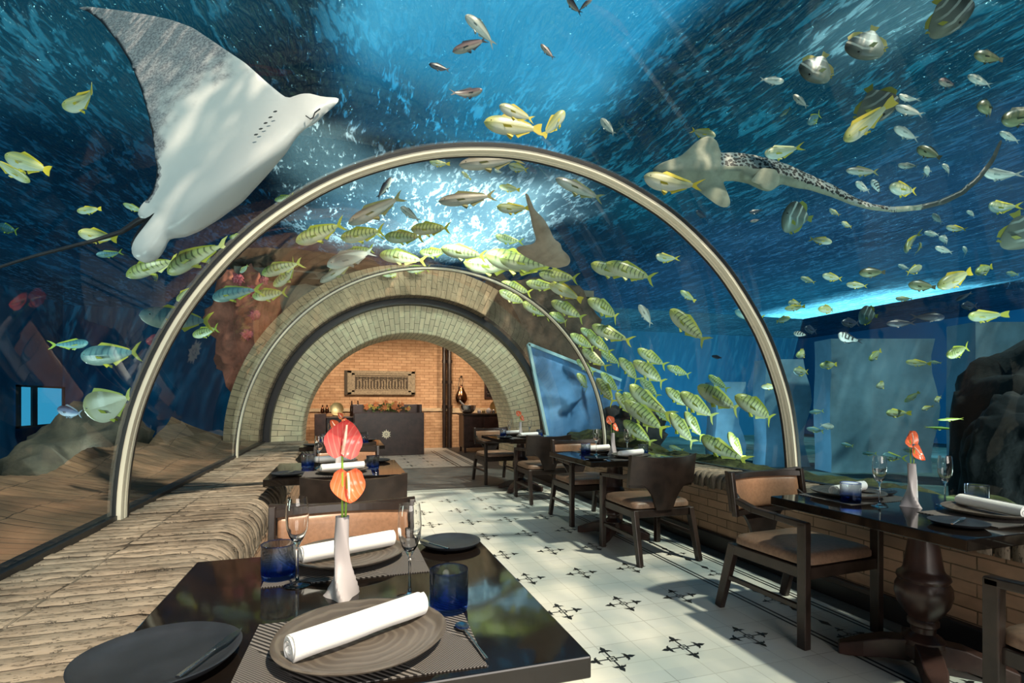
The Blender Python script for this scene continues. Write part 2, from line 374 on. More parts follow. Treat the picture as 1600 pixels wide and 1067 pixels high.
# ------------------------------------------------------------------ the setting
def bump_rows(y0,y1,pitch):
    ys=[];k=math.floor(y0/pitch)
    while k*pitch<y1:
        for d in (0.,.006,.036,.066): ys.append((k*pitch+d,k,d==0.))
        k+=1
    return ys
def ledge(side,xg,xf,y0,y1,top,rr,name):
    """masonry ledge: bullnose bricks laid across it, coursed bricks on its face"""
    s=1 if side=='left' else -1      # direction from glass to face
    prof=[]; W=abs(xf-xg)
    prof.append((xg-s*.04,top-.05,0.)); n=9
    for i in range(n+1): prof.append((xg+s*(W-rr)*i/n,top,(W-rr)*i/n))
    for i in range(1,9):
        a=i/8*PI/2; prof.append((xf-s*rr+s*rr*math.sin(a),top-rr+rr*math.cos(a),W-rr+rr*a))
    L0=W-rr+rr*PI/2
    prof.append((xf,top-rr-.06,L0+.06))
    rows=bump_rows(y0,y1,.072); rnd=random.Random(3 if s>0 else 4); off={}
    nz={}
    b=MB()
    def P(i,j):
        x,z,l=prof[i]; y,k,gr=rows[j]
        key=(k,int((l+.30)//.55)); 
        if key not in off: off[key]=rnd.uniform(-.005,.005)
        d=-.011 if gr else off[key]+rnd.uniform(-.0012,.0012)
        # outward normal
        if l<=W-rr: nx,nz_=0,1
        else:
            a=min((l-(W-rr))/rr,PI/2); nx,nz_=s*math.sin(a),math.cos(a)
            d*=1.5
        return (x+nx*d,y,z+nz_*d)
    b.grid(P,len(prof)-1,len(rows)-1,0,uv=lambda i,j:(prof[i][2]+.30,rows[j][0]),flip=(s<0))
    zf=top-rr-.05
    b.add([(xf-s*.004,y0,0),(xf-s*.004,y1,0),(xf-s*.004,y1,zf),(xf-s*.004,y0,zf)],[(0,1,2,3) if s>0 else (3,2,1,0)],1,[(y0,0),(y1,0),(y1,zf),(y0,zf)])
    return struct(name,b,[M['ledge'],M['facebrick']],ang=75)
ledge('left',-1.14,-.455,-.9,8.74,.63,.12,'wall_left')
ledge('right',3.36,2.99,-.9,8.74,.63,.07,'wall_right')
b=MB(); b.box(2.955,3.0,-.9,8.7,0.,.13); bevel(struct('baseboard_right',b,M['black'],label='black plinth along the foot of the right brick wall'),.006)
b=MB(); b.box(-1.20,-1.125,-.9,8.7,.56,.655); b.box(3.345,3.41,-.9,8.7,.56,.64); struct('trim_1',b,M['black'],label='black sealing strip where the glass meets the ledge')

# floor: cream tiles, black cross motifs, double lines and a chain of crosses beside the right wall
def motif(b,cx,cy,r,mi=1,z=.0008,sk=1.):
    for q_ in range(4):
        a=q_*PI/2; ca,sa=math.cos(a),math.sin(a)
        def T(p,l=r): return (cx+(p[0]*ca-p[1]*sa)*l,cy+(p[0]*sa+p[1]*ca)*l,z)
        b.add([T(p) for p in ((.17,-.035),(.62,-.035),(.62,.035),(.17,.035))],[(0,1,2,3)],mi)
        b.add([T(p) for p in ((.60,-.07),(.80,-.11),(1.0,0),(.80,.11),(.60,.07))],[(0,1,2,3,4)],mi)
        for sg in (1,-1):
            pts=[(.62,.03*sg),(.70,.10*sg),(.66,.22*sg),(.52,.30*sg),(.58,.17*sg),(.54,.07*sg)]
            if sg<0: pts=pts[::-1]
            b.add([T(p) for p in pts],[(0,1,2,3,4,5)],mi)
    for x0,x1,y0,y1 in ((-.17,.17,.11,.17),(-.17,.17,-.17,-.11),(-.17,-.11,-.11,.11),(.11,.17,-.11,.11)):
        b.add([(cx+x0*r,cy+y0*r,z),(cx+x1*r,cy+y0*r,z),(cx+x1*r,cy+y1*r,z),(cx+x0*r,cy+y1*r,z)],[(0,1,2,3)],mi)
    b.add([(cx+x*r,cy+y*r,z) for x,y in ((-.06,-.05),(.06,-.05),(.06,.05),(-.06,.05))],[(0,1,2,3)],mi)
b=MB(); b.box(-.46,3.0,-1.2,8.0,-.08,0.)
i0=0
for ix in range(-4,3):
    for iy in range(-3,9):
        x=1.235+.405*ix; y=2.29+.605*iy
        if -.40<x<2.3 and y<7.1: motif(b,x,y,.128)
def hline(x0,x1,y0,y1,mi=1,z=.0007): b.add([(x0,y0,z),(x1,y0,z),(x1,y1,z),(x0,y1,z)],[(0,1,2,3)],mi)
for x in (2.385,2.42,2.735,2.77): hline(x-.0075,x+.0075,-1.2,7.36)
for y in (7.30,7.34): hline(-.4,2.77,y-.0075,y+.0075)
hline(2.83,2.96,-1.2,7.4,2)
for j in range(-2,12):
    y=1.62+.52*j
    if y<7.1:
        motif(b,2.577,y,.10); 
        hline(2.573,2.581,y+.12,y+.40)
        for e in (.16,.36):
            b.add([(2.577,y+e-.05,.0008),(2.60,y+e,.0008),(2.577,y+e+.05,.0008),(2.554,y+e,.0008)],[(0,1,2,3)],1)
b.box(-.46,3.0,7.42,9.9,-.02,.0012,2)
struct('floor',b,[M['tile'],M['tileblack'],M['greystone']],smooth=False)
b=MB(); b.box(-1.6,4.4,9.9,14.3,-.08,.0); b.box(2.55,4.4,9.9,14.3,-.02,.0012,2)
for x in (2.05,2.12,2.36,2.42): hline(x-.012,x+.012,9.9,13.2,1,.0015)
for ix in range(8):
    for iy in range(5): motif(b,-.8+.405*ix,10.3+.605*iy,.12,1,.0015)
struct('floor_room',b,[M['tile'],M['tileblack'],M['greystone']],smooth=False)

# acrylic tunnel
b=MB(); NA=72
b.grid(lambda i,j:(CX+RT*math.cos(PI*i/NA),-3+11.7*j/12,BZ+RT*math.sin(PI*i/NA)),NA,12)
o=struct('ceiling',b,M['acrylic'],label='clear curved acrylic vault of the underwater tunnel')
def band(name,y,wd,r0,r1,mats,gasket=True,label=None,wob=0.,gk=.022):
    b=MB(); n=96; P=[]
    for i in range(n+1):
        a=PI*i/n; P.append((math.cos(a),math.sin(a)))
    def strip(ya,yb,ra,rb,mi):
        def S(i,j):
            r,yy=((ra,ya),(rb,ya),(rb,yb),(ra,yb),(ra,ya))[j]
            wv=wob*math.sin(i*.55)*math.sin(i*.23)
            return (CX+P[i][0]*r,yy+wv,BZ+P[i][1]*r)
        b.grid(S,n,4,mi)
    strip(y-wd/2,y+wd/2,r0,r1,0)
    if gasket:
        strip(y+wd/2,y+wd/2+.02,r0-.002,r1+gk,1); strip(y-wd/2-.006,y-wd/2,r1-.004,r1+gk,1)
        strip(y+wd*.12,y+wd*.16,r0-.003,r0,2)
    o=struct(name,b,mats,label=label,ang=50); return o
ml=[M['ring'],M['black'],M['ringgreen']]
band('trim_2',3.27,.085,RT-.030,RT-.005,ml,label='cream arched seam of the glass vault, nearer one',wob=.004)
band('trim_3',6.40,.055,RT-.026,RT-.005,ml,label='thin cream arched seam of the glass vault, farther one',gk=.004)
b=MB()
band('trim_4',8.62,.17,RT-.075,RT+.02,[M['black']]*3,False,label='black arched frame where the glass ends at the stone arch')

# brick arch into the back room
def ringgeo(b,r0,r1,ya,yb,a0,a1,n,mi=0,faces='fiob',uo=0.):
    for i in range(n):
        A=a0+(a1-a0)*i/n; B=a0+(a1-a0)*(i+1)/n; rm=(r0+r1)/2
        c=lambda a,r,y:(CX+r*math.cos(a),y,BZ+r*math.sin(a))
        if 'f' in faces: b.add([c(A,r0,ya),c(A,r1,ya),c(B,r1,ya),c(B,r0,ya)],[(3,2,1,0)],mi,[(r0+uo,A*rm),(r1+uo,A*rm),(r1+uo,B*rm),(r0+uo,B*rm)])
        if 'b' in faces: b.add([c(A,r0,yb),c(A,r1,yb),c(B,r1,yb),c(B,r0,yb)],[(0,1,2,3)],mi,[(r0,A*rm),(r1,A*rm),(r1,B*rm),(r0,B*rm)])
        if 'i' in faces: b.add([c(A,r0,ya),c(A,r0,yb),c(B,r0,yb),c(B,r0,ya)],[(0,1,2,3)],mi,[(ya,A*rm),(yb,A*rm),(yb,B*rm),(ya,B*rm)])
        if 'o' in faces: b.add([c(A,r1,ya),c(A,r1,yb),c(B,r1,yb),c(B,r1,ya)],[(3,2,1,0)],mi,[(ya,A*rm),(yb,A*rm),(yb,B*rm),(ya,B*rm)])
RI=1.76
b=MB(); 
# the face flares: built as three steps of cone between the glass frame and the opening
n=96
prof=[(2.19,8.70),(2.10,8.74),(1.84,8.92),(1.775,8.97),(RI,9.02),(RI,9.90)]
for q_ in range(len(prof)-1):
    (ra,ya),(rb,yb)=prof[q_],prof[q_+1]
    la=sum(math.dist(prof[t],prof[t+1]) for t in range(q_)); lb=la+math.dist(prof[q_],prof[q_+1])
    for i in range(n):
        A=PI*i/n;B=PI*(i+1)/n
        c=lambda a,r,y:(CX+r*math.cos(a),y,BZ+r*math.sin(a))
        b.add([c(A,ra,ya),c(A,rb,yb),c(B,rb,yb),c(B,ra,ya)],[(0,1,2,3)],0,[(la,A*2),(lb,A*2),(lb,B*2),(la,B*2)])
# jambs below the springing
for s_ in (-1,1):
    for q_ in range(len(prof)-1):
        (ra,ya),(rb,yb)=prof[q_],prof[q_+1]; la=sum(math.dist(prof[t],prof[t+1]) for t in range(q_)); lb=la+math.dist(prof[q_],prof[q_+1])
        b.add([(CX+s_*ra,ya,0),(CX+s_*rb,yb,0),(CX+s_*rb,yb,BZ),(CX+s_*ra,ya,BZ)],[(0,1,2,3) if s_<0 else (3,2,1,0)],0,[(la,0),(lb,0),(lb,BZ),(la,BZ)])
struct('wall_arch',b,M['ringstone'],ang=50,label='pale brick arch at the end of the tunnel')
# collar of brick outside the glass, running down into a sloping brick planter
b=MB(); ringgeo(b,2.27,2.74,8.28,8.75,math.radians(62),math.radians(192),110,0,'fio')
struct('wall_collar',b,M['collar'],ang=50,label='brown brick collar around the arch, behind the glass')
rows=[-0.9+.06*i for i in range(int(9.5/.06)+1)]
def PL(i,j):
    y=rows[j]; f=i/10; wv=.035*math.sin(y*2.1+1.5*f)+.02*math.sin(y*5.3+f*4)
    x=-1.19-1.05*f-.10*math.sin(y*.9)*f
    z=.575+.20*f**1.4+wv*f*1.6+(max(0,(y-7.2))/1.4)**2*.25*f+((j%2)*.006)
    return (x,y,z-(.5 if i==11 else 0))
b=MB(); b.grid(PL,11,len(rows)-1,0,uv=lambda i,j:(i*.11,rows[j]),flip=True); struct('wall_planter',b,M['planter'],ang=70,label='sloping brick bank in the water outside the left glass')
# rock wall and pale pane to the right of the arch
def lump(name,loc,size,m,label,cat='rock',seed=1,amp=.25,sub=4,freq=1.6,kind=None,sq=1.,group=None):
    import bmesh
    from mathutils import noise
    bm=bmesh.new(); bmesh.ops.create_icosphere(bm,subdivisions=sub,radius=1.)
    for v in bm.verts:
        p=v.co.copy(); 
        if sq!=1.: p=Vector([math.copysign(abs(c_)**sq,c_) for c_ in p])
        nn=noise.fractal(v.co*freq+Vector((seed*7.3,seed*1.7,0)),1.,2.,4)
        p*=1+amp*nn+amp*.25*noise.noise(v.co*freq*4+Vector((seed,0,0)))
        v.co=Vector((p.x*size[0],p.y*size[1],p.z*size[2]))
    me=bpy.data.meshes.new(name); bm.to_mesh(me); bm.free(); me.materials.append(m); me.shade_smooth()
    o=link(name,me,loc=loc)
    if kind: o['kind']=kind; o['label']=label
    else: tag(o,label,cat,group)
    return o
import bmesh
b=MB()
from mathutils import noise as _nz
def RW(i,j):
    a=math.radians(66-86*i/48); c_,s_=math.cos(a),math.sin(a)
    ro=min((4.55-CX)/c_ if c_>1e-3 else 9,(3.42-BZ)/s_ if s_>1e-3 else 9,(4.75)/(c_+.62*s_) if c_+.62*s_>0 else 9); ro*=1+.05*_nz.noise(Vector((i*.35,1,0))); r=2.29+(ro-2.29)*j/24
    x,z=CX+r*c_,BZ+r*s_
    y=8.80-.16*abs(_nz.noise(Vector((x*1.3,z*1.3,2)))) -.05*_nz.noise(Vector((x*5,z*5,2)))
    if j==24: y=9.4
    return (x,y,z)
b.grid(RW,48,24)
struct('wall_rock',b,M['rock'],ang=60,label='dark rock wall right of the arch, behind the glass')
b=MB(); qd=[(2.98,2.22),(3.36,.5),(4.75,.5),(4.75,1.62)]
b.add([(x,8.50,z) for x,z in qd]+[(x,8.56,z) for x,z in qd],[(0,1,2,3),(7,6,5,4),(0,3,7,4),(0,4,5,1),(1,5,6,2),(2,6,7,3)],0)
o=struct('window_1',b,M['pane'],False,label='slanting pale blue pane set in the dark rock')
b=MB()
for p_,q_ in ((0,1),(0,3)):
    a_,c_=qd[p_],qd[q_]; b.beam((a_[0],8.49,a_[1]),(c_[0],8.49,c_[1]),.05,.07,0,up=(0,1,0))
fr=link('window_frame',b.mesh('window_frame',simple('pane_edge_light',(.35,.55,.62),.3)),parent=o); 

# tank: floor, walls tinted with the water's glow, water body, rippled surface
b=MB(); b.add([(-8,-7,-.25),(20,-7,-.25),(20,19,-.25),(-8,19,-.25)],[(0,1,2,3)]); struct('ground',b,M['seabed'],label='tank floor outside the tunnel')
b=MB()
b.add([(-8,-7,-.5),(20,-7,-.5),(20,19,-.5),(-8,19,-.5),(-8,-7,5),(20,-7,5),(20,19,5),(-8,19,5)],[(0,4,5,1)[::-1],(1,5,6,2)[::-1],(2,6,7,3)[::-1],(3,7,4,0)[::-1]])
struct('wall_tank',b,M['tank'],False,label='tank wall coloured with the blue glow of the water')
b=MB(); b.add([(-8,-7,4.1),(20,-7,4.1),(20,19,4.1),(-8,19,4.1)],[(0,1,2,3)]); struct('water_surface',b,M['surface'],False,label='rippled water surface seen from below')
# water body = outer box with the tunnel and the room left out
b=MB()
o8=[(-7.98,-6.98,-.4),(19.98,-6.98,-.4),(19.98,18.98,-.4),(-7.98,18.98,-.4),(-7.98,-6.98,4.2),(19.98,-6.98,4.2),(19.98,18.98,4.2),(-7.98,18.98,4.2)]
b.add(o8,[(3,2,1,0),(4,5,6,7),(0,1,5,4),(1,2,6,5),(2,3,7,6),(3,0,4,7)])
pr=[(CX+2.262*math.cos(PI*i/48),BZ+2.262*math.sin(PI*i/48)) for i in range(49)]+[(CX-2.262,-.3),(CX+2.262,-.3)]
rx0,rx1,rz0,rz1=-1.7,4.5,-.3,3.4
def rectp(x,z):
    dx,dz=x-CX,z-1.2; ts=[]
    if dx>1e-9: ts.append((rx1-CX)/dx)
    if dx<-1e-9: ts.append((rx0-CX)/dx)
    if dz>1e-9: ts.append((rz1-1.2)/dz)
    if dz<-1e-9: ts.append((rz0-1.2)/dz)
    t=min(ts); return (CX+dx*t,1.2+dz*t)
rp=[rectp(x,z) for x,z in pr]; n=len(pr)
vs=[(x,-6.9,z) for x,z in pr]+[(x,8.76,z) for x,z in pr]+[(x,8.76,z) for x,z in rp]+[(x,14.6,z) for x,z in rp]
fs=[]
for i in range(n):
    j=(i+1)%n
    for a_ in range(3): fs.append((a_*n+i,a_*n+j,(a_+1)*n+j,(a_+1)*n+i)[::1])
fs.append(tuple(range(n))); fs.append(tuple(3*n+i for i in range(n))[::-1])
b.add(vs,fs)
wo=struct('water_body',b,M['water'],False,label='sea water of the tank')
bm=bmesh.new(); bm.from_mesh(wo.data); bmesh.ops.recalc_face_normals(bm,faces=bm.faces); bm.faces.ensure_lookup_table()
# outer box faces look outward, the faces of the void look into the void
void=[f for f in bm.faces if all(v.index>=8 for v in f.verts)]
bmesh.ops.reverse_faces(bm,faces=void); bm.to_mesh(wo.data); bm.free()

# back room
def wallbox(name,x0,x1,y0,y1,z0,z1,m,label=None):
    b=MB(); b.box(x0,x1,y0,y1,z0,z1); return struct(name,b,m,False,label=label)
wallbox('wall_back',-1.6,4.45,14.2,14.35,0,3.3,M['roombrick'],'orange brick back wall of the room beyond the arch')
wallbox('wall_side',-1.62,-1.5,9.9,14.3,0,3.3,M['roombrick'])
wallbox('wall_room_right',4.35,4.47,9.9,14.3,0,3.3,M['roombrick'])
wallbox('ceiling_room',-1.62,4.47,9.0,14.35,3.2,3.32,M['plaster'])
b=MB()
for i in range(48):
    A=PI*i/48;B=PI*(i+1)/48
    def rr_(a):
        x,z=CX+RI*math.cos(a),BZ+RI*math.sin(a); dx,dz=math.cos(a),math.sin(a); ts=[(4.4-CX)/dx if dx>1e-6 else 1e9,(-1.55-CX)/dx if dx<-1e-6 else 1e9,(3.25-BZ)/dz if dz>1e-6 else 1e9]; t=min(ts); return (CX+dx*t,BZ+dz*t)
    p0=(CX+RI*math.cos(A),BZ+RI*math.sin(A));p1=(CX+RI*math.cos(B),BZ+RI*math.sin(B)); q0,q1=rr_(A),rr_(B)
    for y in (9.06,9.9): b.add([(p0[0],y,p0[1]),(q0[0],y,q0[1]),(q1[0],y,q1[1]),(p1[0],y,p1[1])],[(0,1,2,3)])
for x0,x1 in ((-1.55,CX-RI),(CX+RI,4.4)):
    for y in (9.06,9.9): b.add([(x0,y,0),(x1,y,0),(x1,y,BZ),(x0,y,BZ)],[(0,1,2,3)])
struct('wall_front',b,M['plaster'],False)
wallbox('ceiling_beam',-1.4,4.34,12.3,12.65,2.86,3.2,M['plaster'],'dark beam across the room ceiling')['kind']='structure'
b=MB(); b.box(-1.4,2.55,14.02,14.2,0,.98); b.box(-1.4,2.6,13.97,14.2,.98,1.06,1); b.box(2.75,4.34,14.02,14.2,0,.93); b.box(2.75,4.34,13.97,14.2,.93,1.06,1)
struct('wall_dado',b,[M['roombrick'],M['roomledge']],False,label='low brick wall with a stone capping in front of the back wall')

# rocks, slabs, moss
b=MB()
def MS(i,j):
    x=3.40+.075*i; y=-.9+.05*j; f=i/14
    h=_nz.fractal(Vector((x*3.1,y*2.3,1.)),1.,2.,4)*.5+_nz.noise(Vector((x*9,y*8,4.)))*.22
    return (x+.02*h,y,.54+.085*max(0,math.sin(PI*min(1,f*1.25+.12)))+.19*h*min(1,i/2)-.5*max(0,f-.75))
b.grid(MS,14,192); struct('moss_bank',b,M['moss'],ang=80,label='low mossy green rock bank along the outside of the right glass')
lump('moss_bank',(3.80,7.3,.50),(.36,1.5,.28),M['moss'],'mossy rocks at the far right corner outside the glass',seed=5,amp=.4,sub=4,freq=2.5,kind='structure')
lump('rock',(-1.45,9.0,2.35),(.50,.45,.85),M['redrock'],'rust red rock left of the brick collar, behind the glass',seed=2,amp=.35,freq=1.8)
lump('rock',(-.55,9.6,3.35),(1.5,.6,.42),M['rock'],'dark rock ridge above the left shoulder of the arch',seed=4,amp=.4)
lump('rock',(-3.3,4.7,.10),(.7,1.1,.75),M['rock'],'brown rock mound behind the cream seam on the far left',seed=6,amp=.35)
lump('rock',(-4.3,1.5,.0),(.8,1.0,.75),M['rock'],'dark rock mound at the left edge, above the brick bank',seed=7,amp=.3)
lump('rock',(-3.1,8.2,.2),(.9,1.1,.85),M['rock'],'dark rock with weed left of the brick collar foot',seed=8,amp=.4)
lump('rock',(-5.6,6.6,.0),(1.2,1.6,1.1),M['blackrock'],'black rock behind the mounds on the left',seed=9,amp=.4)
p=at(985,668,8.6); lump('rock',(p.x,p.y,.62),(.52,.5,.62),M['blackrock'],'black coral rock behind the striped shoal on the right',seed=11,amp=.45,freq=2.4)
p=at(1612,650,5.3); lump('rock',(p.x,p.y,.1),(.52,.5,1.2),M['blackrock'],'black rock in front of the brown rock at the right edge',seed=12,amp=.16,sub=5,sq=.7)
p=at(1608,650,6.9); lump('rock',(p.x,p.y,.2),(.85,.6,1.75),M['blackrock'],'large dark brown-black rock shoulder at the right edge of the view',seed=13,amp=.16,sq=.6)
def slab(u0,u1,z,top,label,lean=.0):
    a=at(u0,HOR,z); c_=at(u1,HOR,z); d=(c_-a).normalized(); nrm=Vector((-d.y,d.x,0))*.6
    b=MB(); P=[a,c_,c_+nrm,a+nrm]; nseg=8; vs=[]
    for j in range(nseg+1):
        zz=-.3+(top+.3)*j/nseg; w_=.10*math.sin(j*1.1+u0)
        vs+=[(p_.x+d.x*w_*(1 if i_ in(1,2) else -.6),p_.y+d.y*w_,zz) for i_,p_ in enumerate(P)]
    fs=[(j*4+i,j*4+(i+1)%4,(j+1)*4+(i+1)%4,(j+1)*4+i) for j in range(nseg) for i in range(4)]+[tuple(nseg*4+i for i in range(4))]
    b.add(vs,fs); struct('pillar',b,M['slab'],True,label=label)
slab(1298,1462,11.,2.55,'pale blue concrete pillar in the water, middle of the right glass')
slab(1524,1640,9.,2.6,'pale blue concrete pillar behind the black rock arch')
slab(1196,1262,12.,2.2,'pale blue concrete slab behind the near seam')
slab(1118,1160,12.5,1.7,'narrow pale blue pillar behind the striped shoal')
# glowing panel standing in for a cyan window reflection
p=at(78,640,13.2); b=MB()
wm=mat('window_reflection_glow',lambda g:g.n('Emission',{'Color':(.16,.62,.85,1),'Strength':.7}).outputs[0])
b.box(-7.96,-7.9,16.6,18.7,.60,1.62); o=struct('reflected_window',b,wm,False,label='glowing cyan panel for a window reflection far off on the left')
b=MB()
for z0,z1,y0,y1 in ((.55,.61,16.5,18.8),(1.61,1.66,16.5,18.8),(.55,1.66,16.5,16.6),(.55,1.66,18.7,18.8),(.6,1.62,17.1,17.35)): b.box(-7.93,-7.86,y0,y1,z0,z1)
link('window_frame',b.mesh('window_frame',M['black']),parent=o)
# corals on the red rock
for i,(u,v,s_) in enumerate(((392,455,.07),(398,492,.06),(372,436,.06),(386,522,.06),(412,438,.05))):
    p=at(u,v,7.6); lump('coral',p,(s_,s_*.8,s_),M['coral'],['pink coral clump highest on the red rock','pink coral clump midway down the red rock','pink coral clump left of the red rock top','dark pink coral clump lowest on the red rock','small pink coral clump at the crest of the red rock'][i],'coral',seed=20+i,amp=.9,sub=4,freq=3.5)
# ------------------------------------------------------------------ furniture and tableware
def soft_box(b,x0,x1,y0,y1,z0,z1,r=.02,crown=.012,n=8,mi=0):
    """upholstered cushion: rounded edges and a crowned top"""
    cx,cy=(x0+x1)/2,(y0+y1)/2; hx,hy=(x1-x0)/2,(y1-y0)/2
    levels=[(z0,1-r/hx),(z0+r*.5,1.),(z1-r*1.2,1.),(z1-r*.3,1-r*.5/hx)]
    m=32; vs=[]
    def sq(a,f):
        c,s=math.cos(a),math.sin(a); p=.22
        return (cx+hx*f*math.copysign(abs(c)**p,c),cy+hy*f*math.copysign(abs(s)**p,s))
    for z,f in levels:
        for i in range(m): x,y=sq(2*PI*(i+.5)/m,f); vs.append((x,y,z))
    rings=len(levels)
    for f,dz in ((.85,.35),(.5,.85),(.2,1.)):
        for i in range(m): x,y=sq(2*PI*(i+.5)/m,f); vs.append((x,y,z1-r*.3+crown*dz+r*.3))
        rings+=1
    vs.append((cx,cy,z1+crown))
    fs=[(j*m+i,j*m+(i+1)%m,(j+1)*m+(i+1)%m,(j+1)*m+i) for j in range(rings-1) for i in range(m)]
    fs+=[((rings-1)*m+i,(rings-1)*m+(i+1)%m,len(vs)-1) for i in range(m)]+[tuple(range(m))[::-1]]
    b.add(vs,fs,mi)
def plate_curved(b,xs,zt,zb,yf,th,mi=0):
    """curved upright panel; zt/zb give top and bottom edge at x, yf(x,z) the front surface"""
    n=len(xs)-1; m=6
    def P(side):
        def f(i,j):
            x=xs[i]; z=zb(x)+(zt(x)-zb(x))*j/m; return (x,yf(x,z)+(th if side else 0),z)
        return f
    b.grid(P(0),n,m,mi); b.grid(P(1),n,m,mi,flip=True)
    def edge(i0,i1,j): pass
    for j in (0,m):
        b.grid(lambda i,k:(P(k)(i,j)),n,1,mi,flip=(j==0))
    for i in (0,n):
        b.grid(lambda k,j:(P(k)(i,j)),1,m,mi,flip=(i==n))
def chair_parts():
    y_curve=lambda x,z: .245-.85*x*x+(z-.45)*.16
    seat=MB(); soft_box(seat,-.262,.262,-.27,.235,.405,.465,.02,.014)
    fr=MB(); fr.box(-.27,.27,-.275,.245,.345,.405)
    out=[('chair',None,-1,0),('seat',seat.mesh('seat',M['seatleather'],ang=60),0,0),('seat_frame',fr.mesh('seat_frame',M['walnut'],False),0,.005)]
    for s in (-1,1):
        l=MB(); l.beam((s*.268,-.262,0),(s*.268,-.262,.635),.042,.05,up=(0,1,0)); out.append(('leg',l.mesh('leg',M['walnut'],False),0,.005))
        l=MB(); l.beam((s*.262,.33,0),(s*.25,.225,.40),.036,.05,up=(0,1,0),w2=.042,h2=.06); out.append(('leg',l.mesh('leg',M['walnut'],False),0,.005))
        a=MB(); pts=[(s*.268,-.285,.622),(s*.268,-.10,.632),(s*.268,.06,.640),(s*.262,.19,.668),(s*.25,.235,.70)]
        for p,q in zip(pts[:-1],pts[1:]): a.beam(p,q,.042,.034)
        out.append(('armrest',a.mesh('armrest',M['walnut'],False),0,.006))
        st=MB(); st.beam((s*.266,-.25,.20),(s*.258,.27,.20),.022,.028); out.append(('stretcher',st.mesh('stretcher',M['walnut'],False),0,.003))
    xs=[-.29+.58*i/24 for i in range(25)]
    def zb(x):
        a=abs(x)
        if a<.085: return .40
        t=min(1,(a-.085)/.10); return .40+.20*(t**.45) if t<1 else .60
    back=MB(); plate_curved(back,xs,lambda x:.812+.022*(x*x)/.084,zb,lambda x,z:y_curve(x,z),.024)
    out.append(('backrest',back.mesh('backrest',M['walnut'],ang=35),0,.003)); bi=len(out)-1
    # frame rim and pad on the sitter's side
    rim=MB()
    for z0,z1 in ((.575,.60),(.785,.814)):
        plate_curved(rim,[-.285+.57*i/20 for i in range(21)],lambda x:z1,lambda x:z0,lambda x,z:y_curve(x,z)-.031,.034)
    for s in (-1,1): rim.beam((s*.275,y_curve(.275,.575)-.016,.575),(s*.275,y_curve(.275,.815)-.016,.828),.026,.036,up=(0,1,0))
    out.append(('back_frame',rim.mesh('back_frame',M['walnut'],False),0,.004))
    pad=MB(); xp=[-.258+.516*i/16 for i in range(17)]
    def yp(x,z):
        e=min(1,(.258-abs(x))/.02,(z-.602)/.02,(.785-z)/.02); return y_curve(x,z)-.008-.022*math.sqrt(max(0,e))
    n,m=24,12
    xp=[-.258,-.256,-.25,-.24]+[-.22+.44*i/14 for i in range(15)]+[.24,.25,.256,.258]; zp=[.602,.604,.61,.62]+[.64+.125*i/5 for i in range(6)]+[.782,.7835,.7845,.785]
    pad.grid(lambda i,j:(xp[i],yp(xp[i],zp[j]),zp[j]),len(xp)-1,len(zp)-1,0)
    pad.grid(lambda i,j:(xp[i],y_curve(xp[i],zp[j])+.002,zp[j]),len(xp)-1,len(zp)-1,0,flip=True)
    out.append(('back_pad',pad.mesh('back_pad',M['leather'],ang=70),0,0))
    return out
kit('chair',chair_parts())
def table_parts():
    W,D=.90,.92
    top=MB(); top.box(-W/2,W/2,-D/2,D/2,.705,.75)
    col=MB(); pf=[(.075,.665),(.06,.66),(.052,.64),(.055,.62),(.078,.47),(.084,.455),(.102,.44),(.106,.425),(.098,.41),(.108,.385),(.110,.35),(.098,.30),(.070,.255),(.055,.235),(.062,.225),(.062,.205),(.050,.195),(.048,.17),(.075,.15),(.085,.14),(.085,.10)]
    def fn(r,z,a): 
        k=1+.035*abs(math.cos(4*a)) if .24<z<.40 else 1.; return (r*k*math.cos(a),r*k*math.sin(a))
    col.lathe(pf[::-1],32,fn=fn)
    base=MB(); base.box(-.085,.085,-.085,.085,.05,.125)
    out=[('dining_table',None,-1,0),('table_top',top.mesh('table_top',M['tabletop'],False),0,.004),('pedestal',col.mesh('pedestal',M['wood']),0,0),('base',base.mesh('base',M['wood'],False),0,.01)]
    pl=MB(); pl.box(-.22,.22,-.24,.24,.668,.705); out.append(('under_frame',pl.mesh('under_frame',M['wood'],False),0,.004))
    for i in range(4):
        a=PI/4+i*PI/2; c,s=math.cos(a),math.sin(a); f=MB()
        pts=[(.05,.085,.10),(.15,.078,.095),(.24,.055,.08),(.30,.037,.068),(.34,.028,.055)]
        vs=[]
        for r_,z_,h_ in pts:
            w_=.045-.02*max(0,(r_-.24)/.1); vs+=[(c*r_-s*sx*w_,s*r_+c*sx*w_,z_+sz*h_/2) for sx,sz in ((-1,-1),(1,-1),(1,1),(-1,1))]
        k_=len(pts)-1; f.add(vs,[(j*4+q,j*4+(q+1)%4,(j+1)*4+(q+1)%4,(j+1)*4+q) for j in range(k_) for q in range(4)]+[(3,2,1,0),(k_*4,k_*4+1,k_*4+2,k_*4+3)])
        out.append(('foot',f.mesh('foot',M['wood'],False),0,.006))
    return out
kit('table',table_parts())
def org(k,amp): return lambda r,z,a:(r*(1+amp*math.sin(3*a+k)+amp*.6*math.sin(5*a+1.3*k))*math.cos(a),r*(1+amp*math.sin(2*a+k))*math.sin(a)*1.03)
b=MB(); b.lathe([(.0,.004),(.07,.004),(.10,.002),(.115,.006),(.155,.017),(.168,.024),(.171,.028),(.168,.030),(.16,.027),(.13,.016),(.11,.012),(.06,.011),(0,.011)],64,fn=org(.4,.012))
kit('plate',[('dinner_plate',b.mesh('dinner_plate',M['stoneware'],ang=80),-1,0)])
